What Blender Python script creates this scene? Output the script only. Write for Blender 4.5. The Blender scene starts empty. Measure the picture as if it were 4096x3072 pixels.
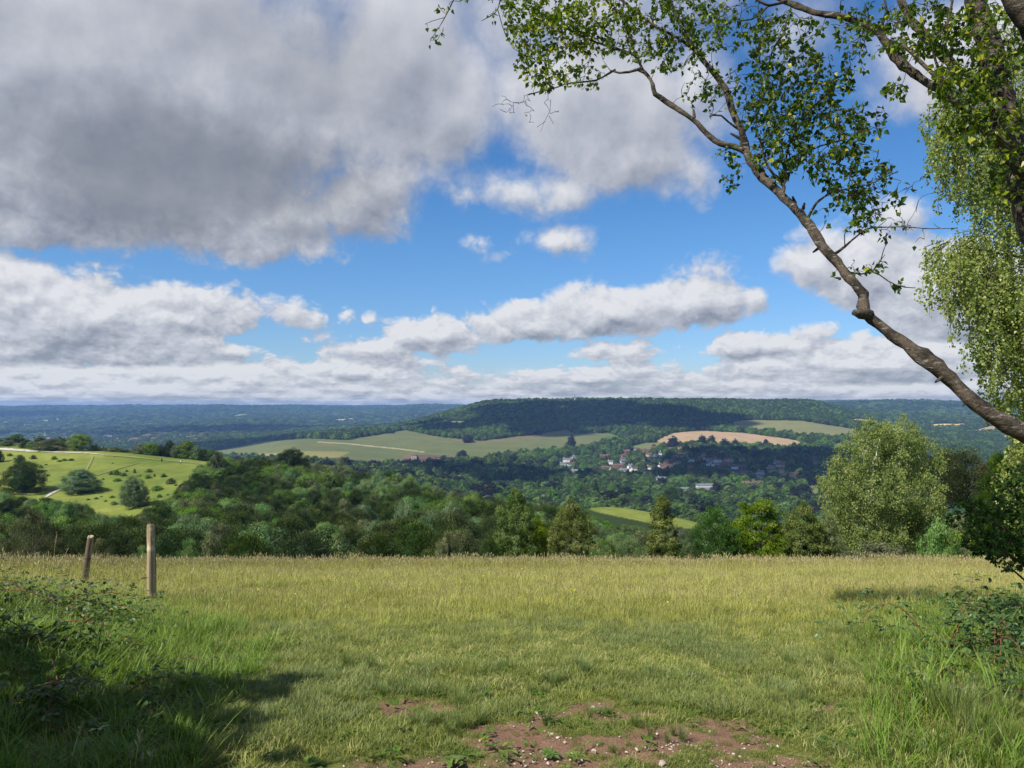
import bpy, math, random
import numpy as np
from mathutils import Vector
SC = bpy.context.scene
COL = SC.collection
R = math.radians
# ------------------------------------------------------------------ camera
PITCH = math.atan(21 / 768.0)
EYE = 1.6
cam_data = bpy.data.cameras.new('camera')
cam_data.sensor_width = 36.0
cam_data.lens = 27.0
cam_data.clip_start = 0.05
cam_data.clip_end = 60000
cam = bpy.data.objects.new('camera', cam_data)
COL.objects.link(cam)
cam.location = (0, 0, EYE)
cam.rotation_euler = (R(90) + PITCH, 0, 0)
SC.camera = cam
SC.render.resolution_x, SC.render.resolution_y = 1024, 768

def ray(px, py):
    """direction (not normalised) through a pixel of the 1024 x 768 frame"""
    a, b = (px - 512) / 768.0, -(py - 384) / 768.0
    return np.array([a, math.cos(PITCH) - b * math.sin(PITCH), math.sin(PITCH) + b * math.cos(PITCH)])

def at(px, py, Y):
    d = ray(px, py)
    return np.array([0, 0, EYE]) + d * (Y / d[1])

def project(x, y, z):
    dz = z - EYE
    f = y * math.cos(PITCH) + dz * math.sin(PITCH)
    u = -y * math.sin(PITCH) + dz * math.cos(PITCH)
    return 512 + 768 * x / f, 384 - 768 * u / f

# ------------------------------------------------------------------ light
SUN_AZ, SUN_EL = R(-128), R(47)          # azimuth from +Y towards +X: the sun stands behind the left shoulder
sun_dir = Vector((math.sin(SUN_AZ) * math.cos(SUN_EL), math.cos(SUN_AZ) * math.cos(SUN_EL), math.sin(SUN_EL)))
sd = bpy.data.lights.new('sun', 'SUN')
sd.energy = 5.0
sd.angle = R(0.5)
sd.color = (1.0, 0.95, 0.87)
sun = bpy.data.objects.new('sun', sd)
COL.objects.link(sun)
sun.rotation_euler = sun_dir.to_track_quat('Z', 'Y').to_euler()
SC.view_settings.view_transform = 'Standard'
SC.view_settings.look = 'None'
SC.view_settings.exposure = 0.5
SC.view_settings.gamma = 1.0
cy = SC.cycles
cy.max_bounces = 6
cy.diffuse_bounces = 2
cy.sample_clamp_direct = 12
cy.glossy_bounces = 2
cy.transmission_bounces = 4
cy.transparent_max_bounces = 8
cy.volume_bounces = 1
cy.use_denoising = True
cy.sample_clamp_indirect = 4
cy.caustics_reflective = False
cy.caustics_refractive = False

world = bpy.data.worlds.new('World')
SC.world = world
world.use_nodes = True

class Tree:
    """small helper that writes node trees"""
    def __init__(s, nt, dims='3D'):
        s.dims = dims
        s.nt = nt
        nt.nodes.clear()
    def n(s, kind, **kw):
        nd = s.nt.nodes.new(kind)
        for k, v in kw.items():
            setattr(nd, k, v)
        return nd
    def put(s, sock, v):
        if isinstance(v, bpy.types.NodeSocket):
            s.nt.links.new(v, sock)
        elif v is not None:
            if sock.type == 'RGBA' and len(v) == 3:
                v = (*v, 1)
            sock.default_value = v
    def m(s, op, a, b=None, c=None, clamp=False):
        nd = s.n('ShaderNodeMath', operation=op, use_clamp=clamp)
        for i, v in enumerate((a, b, c)):
            s.put(nd.inputs[i], v)
        return nd.outputs[0]
    def v(s, op, a, b=None, c=None):
        nd = s.n('ShaderNodeVectorMath', operation=op)
        for i, x in enumerate((a, b, c)):
            s.put(nd.inputs[i], x)
        return nd.outputs['Value'] if op in ('LENGTH', 'DOT_PRODUCT', 'DISTANCE') else nd.outputs[0]
    def mix(s, f, a, b, blend='MIX'):
        nd = s.n('ShaderNodeMix', data_type='RGBA', blend_type=blend)
        s.put(nd.inputs[0], f); s.put(nd.inputs[6], a); s.put(nd.inputs[7], b)
        return nd.outputs[2]
    def noise(s, vec, scale, detail=4, rough=.55, dist=0, lac=2.0, color=False):
        nd = s.n('ShaderNodeTexNoise', noise_dimensions=s.dims)
        s.put(nd.inputs['Vector'], vec)
        nd.inputs['Scale'].default_value = scale
        nd.inputs['Detail'].default_value = detail
        nd.inputs['Roughness'].default_value = rough
        nd.inputs['Distortion'].default_value = dist
        nd.inputs['Lacunarity'].default_value = lac
        return nd.outputs[1] if color else nd.outputs[0]
    def ramp(s, f, a, b, lo=0., hi=1.):
        nd = s.n('ShaderNodeMapRange', interpolation_type='SMOOTHSTEP')
        s.put(nd.inputs[0], f); s.put(nd.inputs[1], a); s.put(nd.inputs[2], b)
        nd.inputs[3].default_value = lo; nd.inputs[4].default_value = hi
        return nd.outputs[0]

def azel(px, py):
    d = ray(px, py); d /= np.linalg.norm(d)
    return math.degrees(math.atan2(d[0], d[1])), math.degrees(math.asin(d[2]))

# clouds: soft ellipses by compass bearing and height above the horizon, broken up by noise
CLOUDS = [  # cx, cy, rx, ry, weight
 (110, 60, 380, 165, 1), (400, 70, 110, 95, 1), (365, 195, 72, 52, 1), (440, 110, 72, 62, 1), (90, 190, 290, 62, 1), (260, 215, 90, 38, 1),
 (600, 100, 130, 85, 1), (520, 190, 100, 30, 1), (630, 150, 85, 48, 1), (560, 10, 200, 50, 1), (690, 90, 50, 60, 1),
 (556, 240, 48, 15, .9), (476, 240, 36, 18, .55), (498, 258, 30, 14, .45), (345, 262, 26, 14, .45), (300, 258, 26, 12, .5),
 (80, 318, 170, 54, 1), (185, 318, 66, 34, 1), (20, 282, 70, 30, 1), (236, 350, 52, 16, 1), (110, 268, 90, 18, .7),
 (290, 322, 31, 15, 1), (303, 338, 30, 9, .9), (345, 313, 9, 10, .8), (371, 320, 8, 5, .6),
 (700, 300, 76, 36, 1), (612, 313, 74, 27, 1), (530, 328, 80, 22, 1), (440, 336, 58, 18, 1), (752, 300, 26, 26, 1), (370, 350, 50, 14, 1),
 (150, 392, 420, 38, 1), (360, 372, 130, 22, 1), (613, 352, 58, 14, 1), (590, 378, 190, 18, 1), (770, 345, 100, 22, 1), (870, 365, 190, 34, 1), (900, 390, 330, 26, 1), (486, 366, 14, 7, 1),
 (850, 265, 85, 42, .9), (960, 285, 90, 58, .9), (900, 215, 60, 30, .6), (790, 30, 60, 40, .6), (870, 120, 24, 16, .4), (970, 60, 90, 60, .7)]

def build_world():
    t = Tree(world.node_tree, '2D')
    out = t.n('ShaderNodeOutputWorld')
    sky = t.n('ShaderNodeTexSky', sky_type='NISHITA')
    sky.sun_disc = False
    sky.sun_elevation = SUN_EL
    sky.sun_rotation = SUN_AZ
    sky.altitude = 200
    sky.air_density = 1.0
    sky.dust_density = 0.3
    sky.ozone_density = 3.0
    hs = t.n('ShaderNodeHueSaturation')
    hs.inputs['Saturation'].default_value = 1.25
    hs.inputs['Hue'].default_value = 0.5
    t.nt.links.new(sky.outputs[0], hs.inputs['Color'])
    bg = t.n('ShaderNodeBackground')
    sp0 = t.n('ShaderNodeSeparateXYZ'); t.nt.links.new(t.n('ShaderNodeTexCoord').outputs['Generated'], sp0.inputs[0])
    elc0 = t.m('MULTIPLY', t.m('ARCSINE', sp0.outputs[2]), 57.3)
    bg.inputs[1].default_value = 0.086
    t.put(bg.inputs[0], t.mix(1.0, hs.outputs[0], t.mix(t.ramp(elc0, 0, 14), (.62, .74, 1.0), (.86, .97, 1.10)), 'MULTIPLY'))
    tc = t.n('ShaderNodeTexCoord')
    d = tc.outputs['Generated']
    sep = t.n('ShaderNodeSeparateXYZ'); t.nt.links.new(d, sep.inputs[0])
    x, y, z = sep.outputs
    DEG = 57.29578
    az = t.m('MULTIPLY', t.m('ARCTAN2', x, y), DEG)
    el = t.m('MULTIPLY', t.m('ARCSINE', z), DEG)
    cmb = t.n('ShaderNodeCombineXYZ'); t.put(cmb.inputs[0], az); t.put(cmb.inputs[1], el)
    P = cmb.outputs[0]
    # distance factor: clouds near the horizon are far off, so their detail is finer and flatter
    elc = t.m('MAXIMUM', el, 0.0)
    amp = t.m('ADD', 0.42, t.m('MULTIPLY', elc, .062))                           # noise amplitude in degrees
    def nz(dx, dy):
        """billowy cloud noise at az+dx, el+dy (degrees)"""
        e2 = t.m('MAXIMUM', t.m('ADD', el, dy), 0.0)
        vy = t.m('MULTIPLY_ADD', t.m('LOGARITHM', t.m('ADD', e2, .9), 2.718281828), 4.6, t.m('MULTIPLY', e2, .75))
        c = t.n('ShaderNodeCombineXYZ')
        t.put(c.inputs[0], t.m('ADD', t.m('ADD', az, 31.0), dx)); t.put(c.inputs[1], vy)
        a = t.noise(c.outputs[0], .105, 8, .54, .0)
        vo = t.n('ShaderNodeTexVoronoi', feature='F1', voronoi_dimensions='2D')
        w = t.v('ADD', c.outputs[0], t.v('MULTIPLY', t.noise(c.outputs[0], .6, 2, .6, 0, 2, True), (1.8, 1.8, 0)))
        t.put(vo.inputs['Vector'], w)
        vo.inputs['Scale'].default_value = .32
        vo.inputs['Detail'].default_value = 3.0
        vo.inputs['Roughness'].default_value = .6
        b = t.m('SUBTRACT', .50, vo.outputs['Distance'])
        return t.m('ADD', t.m('MULTIPLY', t.m('SUBTRACT', a, .47), 4.4), t.m('MULTIPLY', b, t.m('MULTIPLY', t.m('EXPONENT', t.m('MULTIPLY', e2, -.06)), 1.6)))
    def field(dx, dy, noise):
        cd = t.n('ShaderNodeCombineXYZ'); t.put(cd.inputs[0], dx); t.put(cd.inputs[1], dy)
        p = t.v('ADD', P, cd.outputs[0])
        # low-frequency warp so that no outline is a plain ellipse
        acc = None
        for cx, cyy, rx, ry, w in CLOUDS:
            a0, e0 = azel(cx, cyy)
            rxd, ryd = rx / 768 * DEG * .93, ry / 768 * DEG * .97
            q = t.v('MULTIPLY_ADD', p, (1 / rxd, 1 / ryd, 0), (-a0 / rxd, -e0 / ryd, 0))
            l = t.v('LENGTH', q)
            rr = min(rxd, ryd, 6.0)
            s = t.m('MULTIPLY_ADD', l, -rr, rr * 1.0 + (w - 1) * 1.6)
            acc = s if acc is None else t.m('MAXIMUM', acc, s)
        # elsewhere in the sky: broken cloud
        out_ = t.m('SUBTRACT', t.m('ABSOLUTE', az), 42.0)
        out_ = t.m('MAXIMUM', out_, t.m('SUBTRACT', el, 34.0))
        out_ = t.m('MINIMUM', t.m('MULTIPLY', out_, .15), -.55)
        acc = t.m('MAXIMUM', acc, out_)
        return t.m('ADD', acc, t.m('MULTIPLY', noise, amp))
    n0 = nz(0.0, 0.0)
    f0 = field(0, 0, n0)
    dl = 1.3
    dlt = t.m('MULTIPLY_ADD', elc, .058, .32)
    ndl = t.m('MULTIPLY', dlt, -.6)
    n1 = nz(ndl, dlt)
    f1 = field(ndl, dlt, n1)
    soft = t.m('MULTIPLY_ADD', t.m('MULTIPLY', elc, elc), .0038, .17)
    dens = t.ramp(t.m('DIVIDE', f0, soft), -.9, 1.2)
    low = t.ramp(el, .8, 3.2, 1, 0)                       # the far deck closes up towards the horizon
    dens = t.m('MAXIMUM', dens, low)
    grad = t.m('DIVIDE', t.m('SUBTRACT', f0, f1), t.m('MULTIPLY', dlt, 1.25))
    lit = t.m('ADD', t.m('MULTIPLY', grad, t.m('MULTIPLY_ADD', elc, -.009, .46)), .66)
    cb = t.n('ShaderNodeCombineXYZ'); t.put(cb.inputs[0], t.m('MULTIPLY', az, .10)); t.put(cb.inputs[1], t.m('MULTIPLY', t.m('LOGARITHM', t.m('ADD', elc, .6), 2.718281828), 6.0))
    band = t.noise(cb.outputs[0], 1.0, 5, .6)
    lit = t.m('ADD', lit, t.m('MULTIPLY', t.m('SUBTRACT', band, .52), t.m('MULTIPLY', t.m('EXPONENT', t.m('MULTIPLY', elc, -.28)), 1.05)))
    thick = t.ramp(f0, .8, 9.0)
    lit = t.m('SUBTRACT', lit, t.m('MULTIPLY', thick, .38), clamp=True)
    # broad grey base of the nearest cloud (upper left)
    dk = None
    for cx, cyy, rx, ry, w in [(170, 175, 230, 75, .75), (330, 70, 110, 70, .40), (0, 120, 90, 30, .35), (330, 232, 120, 16, .45), (40, 30, 120, 25, .1), (260, 30, 120, 40, .3)]:
        a0, e0 = azel(cx, cyy)
        q = t.v('MULTIPLY_ADD', P, (1 / (rx / 13.8), 1 / (ry / 13.8), 0), (-a0 / (rx / 13.8), -e0 / (ry / 13.8), 0))
        s = t.ramp(t.m('ADD', t.v('LENGTH', q), t.m('MULTIPLY', n0, .22)), 0.2, 1.25, w, 0)
        dk = s if dk is None else t.m('MAXIMUM', dk, s)
    cr = t.n('ShaderNodeValToRGB')
    els = cr.color_ramp.elements
    els[0].position, els[0].color = 0.0, (.225, .265, .34, 1)
    els[1].position, els[1].color = 1.0, (.84, .85, .88, 1)
    for p_, c_ in ((.25, (.36, .395, .475, 1)), (.5, (.50, .525, .60, 1)), (.75, (.66, .68, .74, 1))):
        e = els.new(p_); e.color = c_
    t.put(cr.inputs[0], lit)
    cc = t.mix(dk, cr.outputs[0], (.195, .22, .27))
    # far clouds sink into the air of the horizon
    airf = t.m('MULTIPLY', t.m('EXPONENT', t.m('MULTIPLY', elc, -.30)), .42)
    cc = t.mix(airf, cc, (.70, .74, .79))
    bg2 = t.n('ShaderNodeBackground')
    t.put(bg2.inputs[0], cc); bg2.inputs[1].default_value = 0.66
    ms = t.n('ShaderNodeMixShader')
    t.put(ms.inputs[0], t.m('MULTIPLY', dens, .97))
    t.nt.links.new(bg.outputs[0], ms.inputs[1]); t.nt.links.new(bg2.outputs[0], ms.inputs[2])
    t.nt.links.new(ms.outputs[0], out.inputs[0])
    world.cycles.sampling_method = 'MANUAL'
    world.cycles.sample_map_resolution = 512
build_world()

# ------------------------------------------------------------------ helpers
def tag(o, label=None, cat=None, group=None, kind=None):
    if label: o['label'] = label
    if cat: o['category'] = cat
    if group: o['group'] = group
    if kind: o['kind'] = kind
    return o

def link(name, data, parent=None, col=None):
    o = bpy.data.objects.new(name, data)
    (col or COL).objects.link(o)
    if parent is not None:
        o.parent = parent
    return o

def mesh(name, verts, faces, mats=None, tint=None, smooth=False, fmat=None):
    """verts (n,3); faces: (m,3|4) array or list of such arrays; tint: per-vertex value(s)"""
    me = bpy.data.meshes.new(name)
    verts = np.asarray(verts, dtype=np.float32)
    if isinstance(faces, np.ndarray):
        faces = [faces]
    faces = [f for f in faces if len(f)]
    me.vertices.add(len(verts))
    me.vertices.foreach_set('co', verts.ravel())
    loops = np.concatenate([f.ravel() for f in faces]).astype(np.int32)
    sizes = np.concatenate([np.full(len(f), f.shape[1], dtype=np.int32) for f in faces])
    starts = np.concatenate([[0], np.cumsum(sizes)[:-1]]).astype(np.int32)
    me.loops.add(len(loops))
    me.loops.foreach_set('vertex_index', loops)
    me.polygons.add(len(sizes))
    me.polygons.foreach_set('loop_start', starts)
    if fmat is not None:
        me.polygons.foreach_set('material_index', np.asarray(fmat, dtype=np.int32))
    me.polygons.foreach_set('use_smooth', np.full(len(sizes), smooth, dtype=bool))
    me.update(calc_edges=True)
    me.validate()
    if tint is not None:
        tint = np.asarray(tint, dtype=np.float32)
        if tint.ndim == 1:
            a = me.attributes.new('tint', 'FLOAT', 'POINT')
            a.data.foreach_set('value', tint)
        else:
            a = me.attributes.new('tint', 'FLOAT_COLOR', 'POINT')
            if tint.shape[1] == 3:
                tint = np.hstack([tint, np.ones((len(tint), 1), np.float32)])
            a.data.foreach_set('color', tint.ravel())
    for m in (mats or []):
        me.materials.append(m)
    return me

class Geo:
    """gathers shapes into one mesh"""
    def __init__(s):
        s.v, s.f, s.t, s.n = [], [], [], 0
    def add(s, v, f, t=0.5):
        v = np.asarray(v, dtype=np.float64).reshape(-1, 3)
        f = np.asarray(f, dtype=np.int64)
        s.v.append(v); s.f.append(f + s.n)
        s.t.append(np.full(len(v), t) if np.isscalar(t) else np.asarray(t))
        s.n += len(v)
    def box(s, x0, x1, y0, y1, z0, z1, t=.5):
        v = [(x, y, z) for x in (x0, x1) for y in (y0, y1) for z in (z0, z1)]
        s.add(v, [(0, 1, 3, 2), (4, 6, 7, 5), (0, 4, 5, 1), (2, 3, 7, 6), (0, 2, 6, 4), (1, 5, 7, 3)], t)
    def tube(s, pts, rad, n=8, t=.5, rng=None, bump=0., cap=True):
        """tapering tube along a polyline; bump roughens the radius"""
        pts = np.asarray(pts, dtype=float); rad = np.asarray(rad, dtype=float)
        k = len(pts)
        tan = np.gradient(pts, axis=0)
        tan /= np.linalg.norm(tan, axis=1)[:, None] + 1e-9
        ref = np.array([.31, .17, .93])
        if abs(tan.mean(0) @ ref) > .9: ref = np.array([.9, .3, .1])
        a = np.cross(tan, ref); a /= np.linalg.norm(a, axis=1)[:, None] + 1e-9
        b = np.cross(tan, a)
        ang = np.arange(n) * 2 * math.pi / n
        rr = np.repeat(rad[:, None], n, 1)
        if bump and rng is not None:
            rr = rr * (1 + bump * rng.standard_normal((k, n)))
        v = pts[:, None, :] + rr[:, :, None] * (np.cos(ang)[None, :, None] * a[:, None, :] + np.sin(ang)[None, :, None] * b[:, None, :])
        i = np.arange(k - 1)[:, None] * n; j = np.arange(n)[None, :]; j2 = (j + 1) % n
        f = np.stack([i + j, i + j2, i + n + j2, i + n + j], -1).reshape(-1, 4)
        s.add(v.reshape(-1, 3), f, t)
        if cap and n == 8:
            base = s.n - n
            s.f.append(np.array([[base, base + 1, base + 2, base + 3], [base, base + 3, base + 4, base + 7], [base + 4, base + 5, base + 6, base + 7]]))
    def mesh(s, name, mat, smooth=False):
        tri = [f for f in s.f if f.shape[1] == 3]; quad = [f for f in s.f if f.shape[1] == 4]
        fs = ([np.concatenate(quad)] if quad else []) + ([np.concatenate(tri)] if tri else [])
        return mesh(name, np.concatenate(s.v), fs, [mat] if mat else None, np.concatenate(s.t), smooth)
    def obj(s, name, mat, parent=None, smooth=False, col=None):
        return link(name, s.mesh(name, mat, smooth), parent, col)

# value noise on arrays (for terrain, placing plants, etc.)
def vnoise(x, y, seed=0):
    x = np.asarray(x, float); y = np.asarray(y, float)
    xi, yi = np.floor(x).astype(np.int64), np.floor(y).astype(np.int64)
    fx, fy = x - xi, y - yi
    fx, fy = fx * fx * (3 - 2 * fx), fy * fy * (3 - 2 * fy)
    def h(a, b):
        n = (a * 374761393 + b * 668265263 + seed * 2147483647 + 12345) & 0xffffffff
        n = ((n ^ (n >> 13)) * 1274126177) & 0xffffffff
        return ((n ^ (n >> 16)) & 0xffff) / 65535.0
    return (h(xi, yi) * (1 - fx) + h(xi + 1, yi) * fx) * (1 - fy) + (h(xi, yi + 1) * (1 - fx) + h(xi + 1, yi + 1) * fx) * fy
def fbm(x, y, oct=4, seed=0):
    s, a, t = 0, 1.0, 0
    for i in range(oct):
        s = s + a * (vnoise(x * 2 ** i + 17 * i, y * 2 ** i - 11 * i, seed + i) - .5); t += a; a *= .5
    return s / t * 2            # about -1..1

# ------------------------------------------------------------------ materials
def mat_new(name, dims='3D'):
    m = bpy.data.materials.new(name); m.use_nodes = True
    t = Tree(m.node_tree, dims)
    o = t.n('ShaderNodeOutputMaterial')
    return m, t, o

def bsdf(t, o, col, rough=.8, spec=.25, normal=None):
    b = t.n('ShaderNodeBsdfPrincipled')
    t.put(b.inputs['Base Color'], col); t.put(b.inputs['Roughness'], rough)
    b.inputs['Specular IOR Level'].default_value = spec
    if normal is not None: t.nt.links.new(normal, b.inputs['Normal'])
    t.nt.links.new(b.outputs[0], o.inputs[0])
    return b

def attr(t, name):
    a = t.n('ShaderNodeAttribute'); a.attribute_name = name
    return a

def leaf_mat(name, c0, c1, c2=None, trans=.35, rough=.65, spec=.08, vary=.55, noise_scale=0.35):
    """foliage: colour runs c0..c1 with the leaf's own tint, some leaves c2, each plant a little different"""
    m, t, o = mat_new(name)
    ti = attr(t, 'tint').outputs['Fac']
    oi = t.n('ShaderNodeObjectInfo')
    rnd = oi.outputs['Random']
    col = t.mix(ti, c0, c1)
    if c2 is not None:
        col = t.mix(t.ramp(ti, .86, .97), col, c2)
    hs = t.n('ShaderNodeHueSaturation')
    t.put(hs.inputs['Hue'], t.m('MULTIPLY_ADD', rnd, .04, .48))
    r2 = t.m('FRACT', t.m('MULTIPLY', rnd, 7.31))
    t.put(hs.inputs['Saturation'], t.m('MULTIPLY_ADD', r2, .3, .82))
    t.put(hs.inputs['Value'], t.m('MULTIPLY_ADD', t.m('FRACT', t.m('MULTIPLY', rnd, 13.7)), vary, 1 - vary / 2))
    t.put(hs.inputs['Color'], col)
    d = t.n('ShaderNodeBsdfPrincipled')
    t.put(d.inputs['Base Color'], hs.outputs[0]); d.inputs['Roughness'].default_value = rough
    d.inputs['Specular IOR Level'].default_value = spec
    tr = t.n('ShaderNodeBsdfTranslucent')
    t.put(tr.inputs[0], t.mix(.6, hs.outputs[0], (.95, 1.0, .25), 'MULTIPLY') if False else t.mix(1.0, hs.outputs[0], (1.25, 1.35, .55), 'MULTIPLY'))
    ms = t.n('ShaderNodeMixShader'); ms.inputs[0].default_value = trans
    t.nt.links.new(d.outputs[0], ms.inputs[1]); t.nt.links.new(tr.outputs[0], ms.inputs[2])
    t.nt.links.new(ms.outputs[0], o.inputs[0])
    return m

M = {}
M['yew'] = leaf_mat('yew_leaves', (.015, .036, .008), (.078, .115, .026), (.12, .145, .045), trans=.15, rough=.6)
M['broad'] = leaf_mat('broad_leaves', (.038, .090, .014), (.20, .315, .062), (.15, .23, .06), trans=.3)
M['grey'] = leaf_mat('whitebeam_leaves', (.044, .100, .030), (.215, .31, .11), (.26, .33, .17), trans=.25, rough=.5)
M['willow'] = leaf_mat('pale_leaves', (.05, .07, .03), (.17, .19, .085), (.27, .26, .13), trans=.3)
M['birchfar'] = leaf_mat('birch_leaves_distant', (.055, .100, .012), (.22, .285, .048), (.27, .28, .09), trans=.35)
M['yellow'] = leaf_mat('yellow_green_leaves', (.07, .11, .012), (.20, .26, .035), (.30, .34, .08), trans=.35)
M['evergreen'] = leaf_mat('evergreen_leaves', (.022, .055, .008), (.105, .165, .024), (.17, .22, .05), trans=.3)
M['beech'] = leaf_mat('bright_green_leaves', (.025, .065, .008), (.085, .17, .020), (.12, .22, .04), trans=.35)
M['pine'] = leaf_mat('pine_needles', (.04, .05, .02), (.12, .13, .055), (.18, .17, .08), trans=.1)
M['far'] = leaf_mat('distant_leaves', (.020, .045, .012), (.085, .135, .030), (.12, .18, .04), trans=.1, vary=.8)
M['copper'] = leaf_mat('dark_copper_leaves', (.010, .014, .012), (.030, .034, .024), None, trans=.1)

def simple(name, col, rough=.8, var=.2, scale=3.0, spec=.2):
    m, t, o = mat_new(name)
    g = t.n('ShaderNodeNewGeometry')
    n = t.noise(g.outputs['Position'], scale, 3)
    c = t.mix(1.0, col, t.mix(n, (1 - var,) * 3, (1 + var,) * 3), 'MULTIPLY')
    bsdf(t, o, c, rough, spec)
    return m
M['bark_far'] = simple('bark_distant', (.10, .085, .065), .9, .4, 4)
M['bark_white'] = simple('birch_bark_white', (.55, .53, .48), .8, .5, 2.5)
M['bark_pine'] = simple('pine_bark_red', (.20, .10, .055), .9, .3, 3)

# ------------------------------------------------------------------ terrain
NEAR = [(-12, 0.0), (0, 0.0), (3.5, -.05), (6, -.30), (9, -.75), (14, -1.60), (17, -2.15), (20, -2.80), (24, -3.75), (30, -5.5), (45, -10.0)]
def P_(Y, py): return (Y, EYE - (py - 405) / 768 * Y)
FAR_L = [P_(5000, 428), (7000, -98), (9300, -24), (11000, -70), (17000, -160)]
PROF = {  # px column: (distance, height) pairs beyond the brow
 -400: [(60, -14), (100, -24), (180, -31), (250, -26), (340, -15), (400, -16), (600, -60), (900, -130), (1300, -155), (3500, -165)] + FAR_L,
 0: [(60, -14), (100, -22), (150, -29), (180, -31), P_(212, 520), P_(250, 497), P_(300, 466), P_(345, 446.5), (372, -17), (430, -28), (600, -70), (900, -130), (1300, -155), P_(3500, 442)] + FAR_L,
 100: [(60, -14), (100, -21), (150, -27.5), (180, -30), P_(215, 518), P_(250, 496), P_(300, 468), P_(340, 452), (365, -20.5), (430, -32), (600, -72), (900, -130), (1300, -150), P_(3500, 441)] + FAR_L,
 200: [(60, -14), (80, -17.3), (100, -20), (150, -26.5), (200, -29.5), P_(250, 488), P_(290, 470), P_(322, 461.5), (345, -23.5), (400, -34), (600, -75), (900, -120), (1300, -138), P_(3500, 437)] + FAR_L,
 300: [(60, -14), (80, -17.5), (100, -20), (150, -27), (200, -28.5), (250, -28), (285, -26), (310, -27), (400, -45), (600, -82), P_(1000, 472), P_(1200, 463), P_(1600, 451), P_(1900, 441), P_(2300, 439), P_(3000, 436), P_(4000, 432)] + FAR_L,
 400: [(60, -14), (80, -18), (100, -20.5), (150, -26), (200, -28.5), (240, -29), (280, -35), (400, -62), (600, -95), P_(1000, 480), P_(1400, 467), P_(1600, 459.5), P_(1900, 446), P_(2200, 434), P_(2600, 429), P_(3000, 426), (3500, -110), (4500, -130)] + FAR_L,
 500: [(60, -14), (100, -21.5), (150, -27), (180, -30), (210, -34), (300, -55), (400, -75), (600, -100), P_(1000, 497), P_(1200, 486), P_(1500, 468), P_(1700, 457), P_(2000, 442.5), P_(2200, 435), P_(2500, 419), P_(2800, 406.5), P_(3000, 403), (3300, -20), (4500, -110), (5500, -125)] + FAR_L[1:],
 600: [(60, -14), (100, -23), (150, -30), (190, -33), P_(215, 530), P_(240, 521), P_(270, 510), P_(290, 507), (330, -48), (400, -68), (600, -98), P_(1000, 498), P_(1300, 482), P_(1500, 471), P_(1700, 460), P_(2000, 443.5), P_(2150, 437), P_(2500, 419), P_(2800, 404.5), P_(3000, 401.5), (3300, 0), (4500, -100), (5500, -120)] + FAR_L[1:],
 690: [(60, -14), (100, -24), (150, -31), (190, -34.5), P_(225, 531), P_(250, 525), (270, -39), (320, -52), (400, -70), (600, -98), P_(900, 506), P_(1000, 500), P_(1150, 491), P_(1300, 480), P_(1500, 466), P_(1700, 455), P_(1900, 447), P_(2150, 434.5), P_(2400, 426), P_(2700, 410), P_(3000, 402), (3400, 5), (4500, -60), (6000, -30), P_(8500, 404), (11000, -50), (17000, -150)],
 800: [(60, -14.5), (100, -27), (150, -37), (200, -46), (300, -66), (600, -110), P_(1000, 503), P_(1300, 482), P_(1600, 462), P_(1850, 449), P_(2050, 441), P_(2250, 432), P_(2450, 421.5), P_(2800, 410), P_(3200, 402.5), (3600, 0), (4500, -30), (6000, -10), P_(8500, 403), (11000, -40), (17000, -150)],
 900: [(60, -14), (100, -26), (150, -38), (200, -50), (400, -92), (600, -118), P_(1000, 505), P_(1500, 470), P_(2000, 447), P_(2400, 437), P_(3000, 428), P_(3500, 419), P_(4500, 411), P_(5500, 403.5), (6500, 0), P_(8500, 401.5), (11000, -40), (17000, -150)],
 1024: [(60, -14), (100, -24), (150, -40), (200, -50), (400, -95), (600, -120), P_(1500, 475), P_(2000, 453), P_(2500, 441), P_(3000, 431), P_(3500, 422), P_(4500, 412), P_(5500, 406), (6500, -10), P_(8500, 403.5), (11000, -40), (17000, -150)],
 1500: [(60, -14), (100, -22), (200, -45), (400, -90), (600, -115), (1500, -130), (3000, -100), (5000, -50), (8500, 0), (11000, -40), (17000, -150)]}

def pchip(xk, yk, x):
    xk, yk = np.asarray(xk, float), np.asarray(yk, float)
    h = np.diff(xk); d = np.diff(yk) / h
    m = np.zeros_like(yk); m[0], m[-1] = d[0], d[-1]
    for i in range(1, len(xk) - 1):
        if d[i - 1] * d[i] > 0:
            w1, w2 = 2 * h[i] + h[i - 1], h[i] + 2 * h[i - 1]
            m[i] = (w1 + w2) / (w1 / d[i - 1] + w2 / d[i])
    i = np.clip(np.searchsorted(xk, x) - 1, 0, len(h) - 1)
    t = np.clip((x - xk[i]) / h[i], -.2, 1.2); hh = h[i]
    return ((1 + 2 * t) * (1 - t) ** 2 * yk[i] + t * (1 - t) ** 2 * hh * m[i] + t * t * (3 - 2 * t) * yk[i + 1] + t * t * (t - 1) * hh * m[i + 1])

_cols = sorted(PROF)
_LX = np.linspace(math.log(10), math.log(29), 400)
def _prof_x(y): return np.log(np.maximum(y, -11) + 22)
_YS = np.exp(np.linspace(math.log(10.0), math.log(17022.0), 2400)) - 22.0
_TAB = np.array([pchip([_prof_x(a) for a, b in NEAR + PROF[c]], [b for a, b in NEAR + PROF[c]], _prof_x(_YS)) for c in _cols])
_cu = np.array([(c - 512) / 768 for c in _cols])
_FU = np.linspace(_cu[0], _cu[-1], 700)
_FT = np.empty((700, len(_YS)))
for j in range(len(_YS)):
    _FT[:, j] = pchip(_cu, _TAB[:, j], _FU)

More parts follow.
